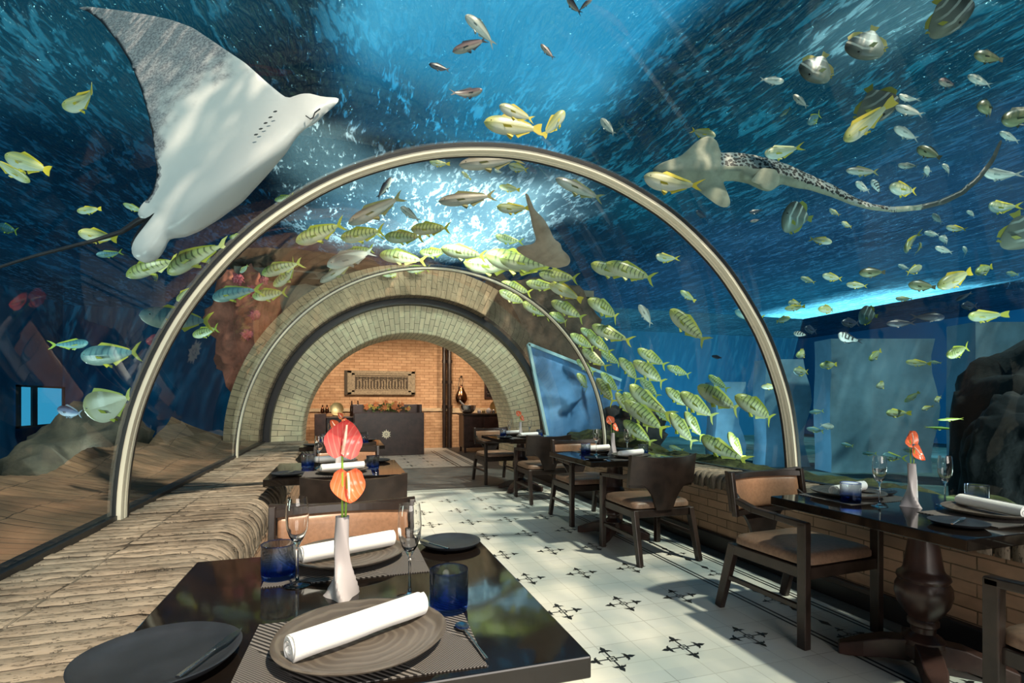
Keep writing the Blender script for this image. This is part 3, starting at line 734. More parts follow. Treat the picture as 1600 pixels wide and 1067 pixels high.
b=MB(); b.lathe([(.0,.002),(.06,.002),(.09,.008),(.100,.016),(.103,.020),(.100,.021),(.09,.014),(.06,.009),(0,.009)],56,fn=org(1.1,.012))
kit('sideplate',[('side_plate',b.mesh('side_plate',M['slateplate'],ang=80),-1,0)])
# rolled napkin: a spiral roll with a loose outer fold
def roll():
    b=MB(); nt=66; L=.15; sec=[]
    for i in range(nt+1):
        a=i/nt*2*PI*3.2; r=.004+.0262*i/nt; sec.append((r*math.cos(a),r*math.sin(a)))
    ny=14
    def P(i,j):
        x,z=sec[i]; y=-L+2*L*j/ny; k=1+.03*math.sin(j*.9+i*.05)+(.03 if j in(0,ny) else 0)
        return (x*k,y+.002*math.sin(i*.4),z*k*.92)
    b.grid(P,nt,ny,0); b.grid(lambda i,j:(P(i,j)[0]*.93,P(i,j)[1],P(i,j)[2]*.93),nt,ny,0,flip=True)
    b.tube([(0,-L*.985,0),(0,L*.985,0)],.0250,20)
    return b.mesh('rolled_napkin',M['napkin'],ang=60)
kit('napkin',[('rolled_napkin',roll(),-1,0)])
b=MB(); b.box(-.225,.225,-.155,.155,0,.0022); kit('placemat',[('placemat',b.mesh('placemat',M['placemat'],False),-1,0)])
b=MB(); b.lathe([(0,0),(.034,0),(.039,.004),(.0405,.02),(.041,.086),(.0405,.0885),(.039,.087),(.0375,.03),(.034,.014),(0,.011)],40)
kit('tumbler',[('tumbler',b.mesh('tumbler',M['blueglass'],ang=60),-1,0)])
b=MB(); b.lathe([(0,0),(.034,0),(.0355,.0012),(.034,.0025),(.015,.006),(.0052,.012),(.0038,.03),(.0035,.09),(.0042,.105),(.010,.116),(.020,.132),(.0275,.155),(.0300,.185),(.0285,.215),(.0255,.238),(.0247,.238),(.0277,.215),(.0290,.185),(.0265,.156),(.019,.135),(.009,.122),(0,.118)],40)
kit('flute',[('champagne_flute',b.mesh('champagne_flute',M['glass'],ang=70),-1,0)])
# twisted three-lobed vase
def vase():
    b=MB(); H=.205; rows=26; n=36
    def rad(t): return .0185+.004*(1-t)+.021*max(0,(1-t*2.1))**1.6
    vs=[]
    def P(i,j):
        t=j/rows; a=2*PI*i/n; tw=t*2.3; k=1+(.62*(.5-abs(math.sin(1.5*(a+tw)))))*(.22+.78*(1-t)**1.3); r=rad(t)*k*.92
        return (r*math.cos(a),r*math.sin(a),H*t)
    b.grid(P,n,rows,0)
    b.grid(lambda i,j:(P(i,rows)[0]*(.9 if j else 1),P(i,rows)[1]*(.9 if j else 1),H+(.0 if j==0 else -.0)),n,1,0)
    b.grid(lambda i,j:(P(i,rows)[0]*.85,P(i,rows)[1]*.85,H-.03*j),n,1,0,flip=True)
    b.add([P(i,0) for i in range(n)],[tuple(range(n))[::-1]])
    return b.mesh('bud_vase',M['vase'],ang=50)
kit('vase',[('bud_vase',vase(),-1,0)])
def spathe(m,w=.050,h=.062,curl=.012):
    b=MB(); n,mm=16,14
    def P(i,j):
        t=j/mm; u=(i/n-.5)*2
        # heart outline: widest near the base, pointed tip (tip at +z)
        prof=(math.sin(PI*min(1,(t+.06)/1.06))**.62)*(1-.35*t)
        x=u*w*prof; z=-h*.35+t*h*1.25 - (abs(u)<.01)*0 + (-.008*abs(u) if t<.15 else 0)
        y=-curl*(abs(u)**1.5)*1.1+.010*math.sin(PI*t)-.012*t*t
        return (x,y,z)
    b.grid(P,n,mm); b.grid(lambda i,j:tuple(Vector(P(i,j))+Vector((0,.0012,0))),n,mm,flip=True)
    return b.mesh('spathe',m,ang=80)
def flower(mt,h,dx,name,rot=0.,lean=0.):
    st=MB(); st.tube([(0,0,.06),(dx*.3,0,.10),(dx*.8,0,h*.8),(dx,0,h)],.0028,8)
    sp=MB(); sp.tube([(0,-.004,-.018),(0,-.011,.0),(.001,-.016,.022),(.001,-.018,.045)],[.0035,.0036,.0032,.002],8)
    return [('anthurium',None,-1,0),('stem',st.mesh('stem',M['stem']),0,0),('spathe',spathe(mt),0,0),('spadix',sp.mesh('spadix',M['spadix']),2,0)]
def kit_flower(kind,mt,h,dx,down=False,sc_=1.,tilt=(0,0,0)):
    KIT[kind]=flower(mt,h,dx,kind); KIT[kind+'_p']=(dx,h,down,sc_,tilt)
kit_flower('flower_low',M['spathe'],.305,.012,True,1.05,(.25,PI+.05,.1))
kit_flower('flower_high',M['spathe_pink'],.385,.000,False,1.15,(-.15,.12,.15))
kit_flower('flower_low2',M['spathe'],.275,.012,True,.95,(.25,PI-.3,.4))
kit_flower('flower_high2',M['spathe'],.315,-.018,False,.95,(.1,-.5,-.3))
def place_flower(kind,loc,rz,label,grp):
    o=place(kind,'anthurium',loc,rz,label,'flower',grp)
    dx,h,down,s_,tilt=KIT[kind+'_p']
    for ch in o.children:
        if ch.name.startswith('spathe'):
            ch.location=(dx,-.004,h-(0.01 if down else 0)); ch.rotation_euler=tilt; ch.scale=(s_,s_,s_)
    return o
b=MB(); b.tube([(0,-.09,.004),(0,-.04,.005),(0,.02,.007),(0,.045,.006)],[.0042,.003,.0024,.003],8,flat=.6); b.lathe([(0,-.004),(.008,-.0035),(.0135,-.001),(.0145,.0015),(.0135,.0012),(.008,-.001),(0,-.0018)],20,o=(0,.064,.006),sy=1.5)
kit('spoon',[('teaspoon',b.mesh('teaspoon',M['steel'],ang=70),-1,0)])
b=MB(); b.tube([(0,-.10,.004),(0,-.03,.004),(0,.0,.004)],[.0045,.0035,.004],8,flat=.6)
b.add([(-.004,0,.0035),(.004,0,.0035),(.012,.03,.0035),(.012,.07,.0035),(.002,.095,.0035),(-.006,.06,.0035)]+[(-.004,0,.005),(.004,0,.005),(.012,.03,.005),(.012,.07,.005),(.002,.095,.005),(-.006,.06,.005)],[(5,4,3,2,1,0),(6,7,8,9,10,11)]+[(i,(i+1)%6,(i+1)%6+6,i+6) for i in range(6)])
kit('knife',[('butter_knife',b.mesh('butter_knife',M['steel'],ang=30),-1,0)])

TZ=.7505
def chair(x,y,face,label,grp): place('chair','dining_chair',(x,y,0),face,label,'chair',grp)
def tableset(tx,ty,nm,items):
    place('table','dining_table',(tx,ty,0),0,items['label'],'table','black pedestal dining tables')
    def L(txt): return txt+' on '+nm
    Z=TZ
    for key,(dx,dy,rz) in items['mats'].items():
        place('placemat','placemat',(tx+dx,ty+dy,Z),rz,L('woven grey placemat at the %s place'%key),'placemat','woven placemats')
    for key,(dx,dy,rn) in items['plates'].items():
        place('plate','dinner_plate',(tx+dx,ty+dy,Z+.0025),rn*.3,L('brown stoneware plate at the %s place'%key),'plate','stoneware dinner plates')
        place('napkin','rolled_napkin',(tx+dx,ty+dy,Z+.0025+.012+.030),rn,L('rolled white napkin at the %s place'%key),'napkin','rolled white napkins')
    for key,(dx,dy,rk,sc_) in items['sides'].items():
        place('sideplate','side_plate',(tx+dx,ty+dy,Z),.4,L('slate grey side plate of the %s place'%key),'plate','slate grey side plates',scale=sc_)
        kx,ky=items.get('kn',{}).get(key,(.0,.0))
        place('knife','butter_knife',(tx+dx+kx,ty+dy+ky,Z+.018*sc_),rk,L('steel butter knife on the %s side plate'%key),'knife','butter knives')
    for key,(dx,dy) in items['tumblers'].items():
        place('tumbler','tumbler',(tx+dx,ty+dy,Z+(.0025 if items.get('onmat') else 0)),0,L('blue glass tumbler at the %s place'%key),'glass','blue glass tumblers',scale=1.12)
    for key,(dx,dy) in items['flutes'].items():
        place('flute','champagne_flute',(tx+dx,ty+dy,Z),0,L('empty champagne flute at the %s place'%key),'glass','champagne flutes')
    for key,(dx,dy,rz) in items.get('spoons',{}).items():
        place('spoon','teaspoon',(tx+dx,ty+dy,Z+.0025),rz,L('small steel spoon at the %s place'%key),'spoon','teaspoons')
    dx,dy,rv=items['vase']
    place('vase','bud_vase',(tx+dx,ty+dy,Z),rv,'twisted white bud vase on '+nm,'vase','white bud vases')
    fl=items['flowers']
    for f_,rz,lb in fl: place_flower(f_,(tx+dx,ty+dy,Z),rz,lb+' in the vase on '+nm,'anthuriums in the bud vases')

# nearest table, left foreground: centre (0.02, 1.39)
c0=(0.012,1.40)
tableset(c0[0],c0[1],'the large foreground table',dict(label='large black pedestal table filling the left foreground',
 mats={'front':(.025,-.275,-.04),'rear':(.0,.30,.0)},
 plates={'front':(.020,-.280,-1.05),'rear':(.0,.335,-1.15)},
 sides={'front':(-.345,-.255,-.35,1.35),'rear':(.335,.395,.5,1.0)},
 kn={'front':(.095,-.02),'rear':(-.075,-.02)},
 tumblers={'rear':(-.19,.215),'front':(.225,-.155)},
 flutes={'rear':(-.135,.14),'front':(.145,-.045)},
 spoons={'front':(.238,-.335,.1)},
 vase=(-.018,.015,.6),flowers=[('flower_low',.15,'orange-red anthurium with drooping head'),('flower_high',.1,'rose-red anthurium standing tallest')]))
chair(.0,2.07,0,'black framed chair with a brown leather back panel facing the foreground table','dining chairs along the left ledge')
STD=lambda label,s=1.:dict(label=label,mats={'near':(.0,-.28,0),'far':(0,.28,0)},plates={'near':(.03,-.27,-1.2),'far':(-.03,.27,-1.3)},
 sides={'near':(-.32,-.30,-.4,1.0),'far':(.30,.33,.5,1.0)},tumblers={'near':(.24,-.13),'far':(-.22,.12)},flutes={'near':(.12,-.05),'far':(-.14,.06)},
 spoons={'near':(.25,-.30,0)},vase=(0,0,.4),flowers=[('flower_low2',.2,'lower orange anthurium'),('flower_high2',-.4,'upper orange anthurium')])
d=STD('black pedestal table second along the left ledge'); tableset(-.045,4.12,'the second table along the left ledge',d)
d=STD('black pedestal table farthest along the left ledge'); tableset(-.02,6.55,'the farthest table along the left ledge',d)
chair(.055,3.34,PI,'brown curved-back chair seen from behind at the second left table','dining chairs along the left ledge')
chair(.02,4.86,0,'chair at the far side of the second left table, facing us','dining chairs along the left ledge')
chair(.02,5.86,PI,'dark curved-back chair seen from behind at the farthest left table','dining chairs along the left ledge')
chair(.02,7.25,0,'chair on the far side of the farthest left table','dining chairs along the left ledge')
# right side
tableset(2.585,1.775,'the nearest table on the right',dict(label='black pedestal table nearest on the right, cut by the frame',
 mats={'near':(.09,-.22,0),'far':(-.05,.30,0)},plates={'near':(.10,-.215,-.25),'far':(-.08,.32,-1.3)},
 sides={'near':(-.24,-.30,-1.2,.95),'far':(.12,.35,.9,1.1)},tumblers={'near':(.30,-.04),'far':(-.22,.19)},flutes={'near':(.145,.0),'far':(-.165,.085)},
 spoons={'near':(.32,-.33,0)},vase=(-.03,.03,.4),flowers=[('flower_low2',-.2,'lower coral-red anthurium'),('flower_high2',.2,'upper coral-red anthurium leaning left')]))
d=STD('black pedestal table in the middle on the right'); tableset(2.37,4.38,'the middle table on the right',d)
d=STD('black pedestal table farthest on the right'); tableset(2.36,7.05,'the farthest table on the right',d)
chair(2.46,2.37,0.06,'leather backed armchair on the far side of the nearest right table','dining chairs along the right wall')
chair(2.42,.98,PI,'chair at the bottom right corner, mostly outside the frame','dining chairs along the right wall')
chair(2.38,3.82,PI,'dark walnut chair seen from behind at the middle right table','dining chairs along the right wall')
chair(2.42,5.08,0,'tan seated chair on the far side of the middle right table','dining chairs along the right wall')
chair(2.40,6.30,PI,'dark chair seen from behind at the farthest right table','dining chairs along the right wall')
chair(2.24,7.88,0.1,'tan chair farthest away on the right, facing us','dining chairs along the right wall')

# ------------------------------------------------------------------ the back room
def ob(name,mb,m,parent=None,bw=0,smooth=True,ang=40):
    o=link(name,mb.mesh(name,m,smooth,ang),parent)
    if bw: bevel(o,bw)
    return o
# host counter with gilt flower emblem
ct=tag(link('host_counter',None,loc=(.98,12.35,0)),'dark wooden host counter with a gilt flower emblem, below the relief','counter')
b=MB(); b.box(-.78,.78,-.04,.04,0,.98); ob('front_panel',b,M['wood'],ct,.008,False)
b=MB(); b.box(-.80,.74,.04,.50,0,.92); b.box(-.80,.74,.44,.50,.92,1.17); b.box(.68,.74,.04,.5,.9,1.17); ob('body',b,M['wood'],ct,.006,False)
em=MB(); 
for i in range(12):
    a=2*PI*i/12; c,s=math.cos(a),math.sin(a); r0,r1,wd=.022,(.115 if i%2 else .10),.020
    pts=[(c*r0,s*r0),(c*(r0+r1)/2-s*wd,s*(r0+r1)/2+c*wd),(c*r1,s*r1),(c*(r0+r1)/2+s*wd,s*(r0+r1)/2-c*wd)]
    em.add([(x,-.048,z) for x,z in pts]+[(x,-.04,z) for x,z in pts],[(0,1,2,3),(7,6,5,4)]+[(k,(k+1)%4+0,(k+1)%4+4,k+4) for k in range(4)])
em.box(-.02,.02,-.052,-.04,-.02,.02)
e=ob('emblem',em,simple('pale_gilt',(1.,.95,.72),.3,.0),ct,0,False); e.location=(-.08,0,.49); e['label']='gilt flower emblem'
# floral arrangement
fa=tag(link('flower_arrangement',None,loc=(.93,12.45,.985)),'orange and yellow flower arrangement lying on the host counter','flowers')
b=MB()
for i in range(150):
    x=R.gauss(0,.26); x=max(-.5,min(.5,x)); z=R.uniform(.0,.20)*(1-abs(x)); y=R.uniform(-.12,.12); a=R.uniform(0,PI*2); l=R.uniform(.05,.12); dx,dz=math.cos(a)*l,abs(math.sin(a))*l
    b.add([(x,y,z),(x+dx*.5-dz*.12,y-.01,z+dz*.5+dx*.12),(x+dx,y,z+dz),(x+dx*.5+dz*.12,y+.01,z+dz*.5-dx*.12)],[(0,1,2,3)])
ob('leaves',b,M['leafy'],fa)
for i in range(22):
    b=MB(); x=max(-.46,min(.46,R.gauss(0,.24))); z=.06+R.uniform(.0,.20)*(1-abs(x)*1.2); y=R.uniform(-.14,.05); r=R.uniform(.05,.085)
    for k in range(6):
        a=2*PI*k/6+R.random(); c,s=math.cos(a),math.sin(a)
        b.add([(0,0,0),(c*r*.5-s*r*.3,-r*.3,s*r*.5+c*r*.3),(c*r,-r*.1,s*r),(c*r*.5+s*r*.3,-r*.3,s*r*.5-c*r*.3)],[(0,1,2,3)])
    o=ob('bloom',b,M['petal'] if R.random()<.75 else M['petal2'],fa); o.location=(x,y,z)
# carved relief
rf=tag(link('carved_relief',None,loc=(.92,14.2,1.72)),'carved grey-brown relief panel with a row of figures on the brick wall','relief')
rm=simple('weathered_carving',(.30,.24,.16),.8,nscale=25,bs=.3); rd=simple('carving_ground',(.07,.055,.04),.9)
b=MB(); b.box(-.86,.86,-.07,0,-.31,.31); b.box(-.93,-.86,-.12,0,-.31,.31); ob('backing',b,rd,rf,0,False)
b=MB(); 
for t_,dd in ((.07,.11),(.12,.09)):
    b.box(-.86,.86,-dd,-.05,.31-t_,.31); b.box(-.86,.86,-dd,-.05,-.31,-.31+t_); b.box(-.86,-.86+t_*1.6,-dd,-.05,-.31,.31); b.box(.86-t_*1.6,.86,-dd,-.05,-.31,.31)
ob('frame',b,rm,rf,.01,False)
b=MB()
for i in range(17):
    x=-.60+.075*i; h=.16+.03*math.sin(i*2.1)
    b.tube([(x,-.08,-.17),(x+.012*math.sin(i),-.085,-.05),(x,-.088,h-.08)],[.014,.022,.016],8); b.lathe([(0,-.02),(.018,0),(0,.02)],8,o=(x,-.09,h-.045))
    b.beam((x,-.085,.02),(x+.05*(-1)**i,-.085,.09),.012,.012); b.beam((x-.03,-.08,-.12),(x+.035,-.08,-.16),.02,.014)
b.box(-.66,.66,-.085,-.06,-.185,-.165); b.box(-.66,.66,-.085,-.06,.155,.175)
ob('figures',b,rm,rf)
# wall pipes
for i,(x,r_) in enumerate(((2.52,.045),(2.66,.06))):
    o=MB(); o.tube([(x,13.93,0),(x,13.93,3.2)],r_,14); 
    for z in (1.1,1.75,2.3): o.tube([(x,13.93,z-.04),(x,13.93,z+.04)],r_*1.35,14)
    tag(ob('pipe',o,M['walnut']),['thinner dark pipe running up the brick wall, left of the pair','thicker dark pipe running up the brick wall, right of the pair'][i],'pipe','dark wall pipes')
# hanging flask
hg=tag(link('hanging_flask',None,loc=(3.02,14.08,1.45)),'dark copper flask hanging from a wall hook above the sideboard','flask')
b=MB(); b.lathe([(0,-.30),(.09,-.28),(.15,-.20),(.165,-.12),(.14,-.02),(.08,.10),(.035,.18),(.03,.24),(0,.24)],24,sy=.5); ob('body',b,M['copper'],hg)
b=MB(); b.tube([(-.06,0,.0),(-.09,-.01,.2),(-.05,-.01,.42),(0,0,.45)],.008,8); b.tube([(.03,0,.2),(.04,-.01,.35),(0,0,.45)],.008,8); b.lathe([(0,-.03),(.04,0),(0,.03)],10,o=(0,0,.46)); ob('hanger',b,M['black'],hg)
# sideboard with service ware
sb=tag(link('sideboard',None,loc=(3.18,12.7,0)),'dark reddish wooden sideboard right of the host counter','sideboard')
b=MB(); b.box(-.46,.50,-.28,.28,.12,.90); ob('body',b,M['wood'],sb,.008,False)
b=MB(); b.box(-.49,.53,-.31,.31,.90,.94); ob('top',b,M['walnut'],sb,.006,False)
for x in (-.225,.265):
    b=MB(); b.box(x-.22,x+.22,-.30,-.28,.16,.86); d_=ob('door',b,M['wood'],sb,.004,False)
    b=MB(); b.box(x-.10,x+.10,-.315,-.30,.28,.295); ob('handle',b,M['copper'],d_)
for sx in (-.42,.46):
    for sy in (-.24,.24): b=MB(); b.beam((sx,sy,0),(sx,sy,.13),.05,.05,up=(0,1,0)); ob('leg',b,M['wood'],sb,0,False)
bw=tag(link('ice_bucket',None,loc=(2.86,12.62,.945)),'hammered silver bowl with a bottle neck sticking out, on the sideboard','bucket')
b=MB(); b.lathe([(.09,0),(.16,.05),(.20,.13),(.21,.20),(.20,.20),(.15,.06),(0,.02)],28); ob('bowl',b,M['silver'],bw)
b=MB(); b.tube([(.02,0,.10),(-.20,0,.32)],[.035,.018],12); ob('bottle_neck',b,M['silver'],bw)
for i,(x,y,r_,m_,lb) in enumerate(((3.14,12.56,.05,'vase','small white cup on the sideboard next to the silver bowl'),(3.26,12.6,.045,'gold','small gilt pot in the middle of the sideboard'),(3.38,12.55,.07,'vase','round white bowl right of the gilt pot on the sideboard'),(3.52,12.62,.05,'silver','small silver pot at the right end of the sideboard'))):
    b=MB(); b.lathe([(r_*.6,0),(r_,r_*.7),(r_*.95,r_*1.3),(r_*.4,r_*1.7),(r_*.35,r_*1.9),(0,r_*1.9)],20); o=ob('small_pot',b,M[m_]); o.location=(x,y,.945); tag(o,lb,'pot','service ware on the sideboard')
gp=tag(link('gilt_plate_stand',None,loc=(3.61,12.75,1.10)),'round gilt plate on a stand at the right end of the sideboard','plate')
def disc(g_,par):
    b=MB(); b.lathe([(0,0),(.10,.0),(.15,.02),(.155,.03),(.10,.015),(0,.012)],28); o=ob('plate',b,M['gold'],par); o.rotation_euler=(PI/2,0,0)
    b=MB(); b.beam((-.10,.05,-.16),(.10,.05,-.16),.02,.02); b.beam((0,.10,-.16),(0,.02,.10),.02,.02); ob('stand',b,M['black'],par)
disc(1,gp)
bc=tag(link('booth_bench',None,loc=(3.98,13.55,0)),'brown leather booth bench at the right side of the back room','bench')
b=MB(); soft_box(b,-.33,.33,-.3,.3,.22,.45,.03,.02); ob('seat',b,M['leather'],bc,ang=60)
b=MB(); b.box(-.33,.33,-.3,.3,0,.22); ob('base',b,M['wood'],bc,.005,False)
b=MB(); soft_box(b,-.33,.33,.18,.32,.45,1.0,.03,.02); ob('backrest',b,M['leather'],bc,ang=60)
# dark picture on the right
pc=tag(link('picture',None,loc=(4.15,14.2,1.72)),'dark framed picture with pale highlights on the right of the brick wall','picture')
b=MB(); b.box(-.46,.19,-.05,0,-.42,.46); ob('frame',b,M['wood'],pc,.01,False)
def _pic(g):
    co=g.co('Object'); n=g.noise(co,5.,4.,.6,1.5); c=g.mix(g.sm(n,.52,.62),(.012,.01,.012),(.45,.38,.33)); s=g.n('SeparateXYZ',{0:co}).outputs
    c=g.mix(g.m('MULTIPLY',g.sm(s[2],.18,.22),g.sm(s[0],-.28,-.25)),c,(.05,.20,.30)); return pb(g,c,.25)
b=MB(); b.box(-.40,.14,-.056,-.05,-.36,.40); ob('canvas',b,mat('picture_canvas',_pic),pc,0,False)
# left of the counter: cabinet, gilt plate, bottles
cb=tag(link('cabinet',None,loc=(-.42,13.3,0)),'dark open cabinet behind the tables, left of the host counter','cabinet')
b=MB(); b.box(-.25,.0,-.25,.25,0,.95); b.box(.0,.85,-.25,.25,.0,.28); b.box(.0,.85,.22,.25,.28,.86); b.box(.0,.85,-.25,.25,.84,.88); b.box(.82,.87,-.25,.25,0,.88); ob('body',b,M['wood'],cb,.006,False)
gp2=tag(link('gilt_plate_stand',None,loc=(-.18,13.25,1.06)),'round gilt dish on a stand on the cabinet at the left','plate'); disc(1,gp2)
for i,x in enumerate((-.40,-.50)):
    b=MB(); b.lathe([(.03,0),(.05,.06),(.03,.13),(.015,.16),(.02,.2),(0,.2)],14); o=ob('small_pot',b,M['copper']); o.location=(x,13.2,.955); tag(o,['copper pot on the cabinet beside the gilt dish','copper pot at the left end of the cabinet'][i],'pot','copper pots on the cabinet')
for i,x in enumerate((.16,.30)):
    b=MB(); b.lathe([(0,0),(.042,0),(.045,.01),(.045,.20),(.036,.25),(.016,.29),(.014,.36),(.017,.37),(0,.37)],20); o=ob('wine_bottle',b,simple('dark_bottle_glass',(.015,.008,.006),.12) if i==0 else bpy.data.materials['dark_bottle_glass']); o.location=(x,13.2,.885); tag(o,['dark wine bottle on the cabinet, left of two','dark wine bottle on the cabinet, next to the counter'][i],'bottle','wine bottles on the cabinet')
for x,y in ((-.3,11.75),(.75,11.75)):
    o=MB(); o.tube([(0,0,.0),(0,.06,-.14)],.045,14); o.beam((0,0,0),(0,0,.12),.02,.02,up=(0,1,0)); s_=ob('track_spotlight',o,M['vase']); s_.location=(x,y,3.08); tag(s_,['white ceiling spotlight, left one seen through the arch','white ceiling spotlight, right one seen through the arch'][x>0],'lamp','ceiling spotlights of the back room')
# ------------------------------------------------------------------ fish, ray, sharks
def fishmat(name,back,side,belly,stripe=None,nb=7,sw=.5,yfin=None,stripe_amt=.8,horizontal=False,rough=.35,metal=.0,spots=False):
    def f(g):
        co=g.co('Object'); s=g.n('SeparateXYZ',{0:co}).outputs; n=g.noise(co,6.,3.)
        z=g.m('ADD',s[2],g.m('MULTIPLY',g.m('SUBTRACT',n,.5),.05))
        H=KH[name]
        c=g.mix(g.sm(z,-.55*H,.0),belly,side); c=g.mix(g.sm(z,.1*H,.75*H),c,back)
        if stripe:
            if horizontal: ph=g.m('MULTIPLY',s[2],nb*2*PI)
            else: ph=g.m('MULTIPLY',g.m('ADD',s[0],g.m('MULTIPLY',g.m('ABSOLUTE',s[2]),.25)),nb*2*PI)
            st=g.sm(g.m('SINE',g.m('ADD',ph,g.m('MULTIPLY',n,1.5))),sw,sw+.25)
            st=g.m('MULTIPLY',st,g.m('MULTIPLY',g.sm(s[0],-.33,-.25),g.sm(s[0],.34,.38,1.,0.)))
            st=g.m('MULTIPLY',st,g.sm(z,-.6*H,-.1*H))
            c=g.mix(g.m('MULTIPLY',st,stripe_amt),c,stripe)
        if yfin: c=g.mix(g.sm(s[0],.30,.42,0,.6),c,yfin)
        sc_=g.n('TexVoronoi',{'Vector':g.mapv(co,(60,20,60)),'Scale':1.}).outputs[0]
        return pb(g,c,rough,metal,.5,g.bump(sc_,.12,.004))
    return mat(name,f)
KH={}
def fish_mesh(name,H,mb_,mf,W=.5,tail='fork',dorsal=.06,bend=0.,body=None,tailsize=.16,anal=.05,taper=.045,pect=True):
    """nose at +x .5, tail tips at -x .5, z up; H = half height / length"""
    KH[name]=H
    b=MB(); n=14; nx=26; xs0,xs1=.5,-.34
    def hh(t):   # t 0 nose .. 1 tail root
        return H*((math.sin(PI*min(1,t**.72)))**.86)*(1-.18*t)+taper*min(1,t*3)*(t**2)+.004
    def yb(x): return bend*((.35-x)**2) if x<.35 else 0
    rings=[]
    def P(i,j):
        t=j/nx; x=xs0+(xs1-xs0)*t; h=hh(t); wd=min(h*W*(1.15-.6*t)+.006*(1-t),h)
        a=2*PI*i/n; cz=-.06*H*math.sin(PI*t)
        z=math.sin(a)*h+cz; y=math.cos(a)*wd*(1 if math.sin(a)>-.2 else .92)
        return (x,y+yb(x),z)
    b.grid(P,n,nx,0,flip=True)
    b.add([P(i,nx) for i in range(n)],[tuple(range(n))]); b.add([P(i,0) for i in range(n)],[tuple(range(n))[::-1]])
    def fin(pts,th=.004,mi=1):
        """pts list of (x,z[,y]) polygon; thin closed plate"""
        m=len(pts); A=[];B=[]
        for p in pts:
            x,z=p[0],p[1]; y=(p[2] if len(p)>2 else 0)+yb(x); A.append((x,y-th,z)); B.append((x,y+th,z))
        b.add(A+B,[tuple(range(m)),tuple(range(m,2*m))[::-1]]+[(i,(i+1)%m,(i+1)%m+m,i+m) for i in range(m)],mi)
    hr=taper
    if tail=='fork':
        k=tailsize
        for s in (1,-1):
            fin([(-.32,0),(-.33,s*hr*.9),(-.42,s*k*.75),(-.50,s*k),(-.445,s*k*.55),(-.40,s*.01),(-.40,0)])
    else:
        k=tailsize
        fin([(-.32,-hr),(-.42,-k*.8),(-.49,-k*.9),(-.47,0),(-.49,k*.9),(-.42,k*.8),(-.32,hr)])
    def top(x):
        t=(xs0-x)/(xs0-xs1); return hh(t)-.06*H*math.sin(PI*t)
    def bot(x):
        t=(xs0-x)/(xs0-xs1); return -hh(t)-.06*H*math.sin(PI*t)
    d=dorsal
    X=[.22,.16,.06,-.04,-.14,-.24,-.29]
    if d>.12:  # batfish: tall swept fins
        fin([(.12,top(.12)*.9),(.0,top(.0)+d*.8),(-.16,top(-.16)+d*1.2),(-.22,top(-.22)+d*.8),(-.24,top(-.24)*.9)])
        fin([(.02,bot(.02)*.9),(-.06,bot(-.06)-d*.8),(-.18,bot(-.18)-d*1.1),(-.23,bot(-.23)-d*.6),(-.24,bot(-.24)*.9)][::-1])
    else:
        fin([(X[0],top(X[0])*.95)]+[(x-.02,top(x)+d*f_) for x,f_ in zip(X[1:],(1.,.8,.65,.5,.35,.1))]+[(X[-1],top(X[-1])*.8)])
        fin(([(-.02,bot(-.02)*.95),(-.07,bot(-.07)-anal*1.2),(-.15,bot(-.15)-anal*.6),(-.27,bot(-.27)-anal*.3),(-.28,bot(-.28)*.8)])[::-1])
    for s in (1,-1):
        w0=H*W*.72
        fin([(.14,bot(.14)*.85,s*w0*.3),(.04,bot(.08)-.05,s*(w0*.5+.02)),(.01,bot(.04)-.02,s*(w0*.45)),(.08,bot(.08)*.9,s*w0*.25)][::s])
        if pect: fin([(.24,-.10*H,s*w0*1.0),(.08,-.30*H,s*(w0+.055)),(.05,-.50*H,s*(w0+.05)),(.20,-.38*H,s*w0*.95)][::s],.003)
    b.tri=None
    me=b.mesh(name,[mb_,mf],ang=50)
    return me
def eye_mesh(x,z,w,r):
    b=MB()
    b.lathe([(0,-r*.5),(r*.75,-r*.35),(r,0),(r*.75,r*.35),(0,r*.5)],12,0)
    b.v=[(x+vx,w+vz,z+vy) for vx,vy,vz in b.v]; return b.mesh('eye',M['eye'])
M['eye']=simple('fish_eye',(.01,.01,.01),.1)
def species(key,nm,H,mats,eyes=True,**kw):
    KH[nm]=H
    bm_,fm=mats(); variants=[]
    for bd in (0.,.55,-.55):
        me=fish_mesh(nm,H,bm_,fm,bend=bd,**kw); variants.append(me)
    W=kw.get('W',.5); em=[]
    for s in (1,-1):
        t=.12/.84; ex=.39; h=H*(math.sin(PI*(.131**.62))**.78)
        em.append(eye_mesh(ex,.12*H,s*h*W*.93,max(.011,.055*H)))
    SPEC[key]=(nm,variants,em)
SPEC={}
yf=simple('yellow_green_fin',(.42,.46,.06),.4); yf2=simple('yellow_fin',(.75,.58,.06),.4); gf=simple('silver_fin',(.42,.45,.42),.4); df=simple('dusky_fin',(.05,.06,.08),.4)
KH.update({'striped trevally':.15,'blue_trevally':.15})
def m_(nm,H,*a,fin=yf,**k):
    KH[nm+'_skin']=H
    return lambda:(fishmat(nm+'_skin',*a,**k),fin)
species('T','trevally',.150,m_('trevally',.15,(.20,.26,.06),(.44,.50,.22),(.66,.68,.48),stripe=(.04,.06,.035),nb=12,sw=.5,yfin=(.42,.48,.08),stripe_amt=.75),W=.46,dorsal=.045,taper=.020,tailsize=.15)
species('U','trevally',.155,m_('blue_trevally',.155,(.06,.16,.19),(.13,.29,.33),(.30,.45,.42),stripe=(.04,.12,.18),nb=11,sw=.45,stripe_amt=.6),W=.42,dorsal=.04,taper=.02,tailsize=.15)
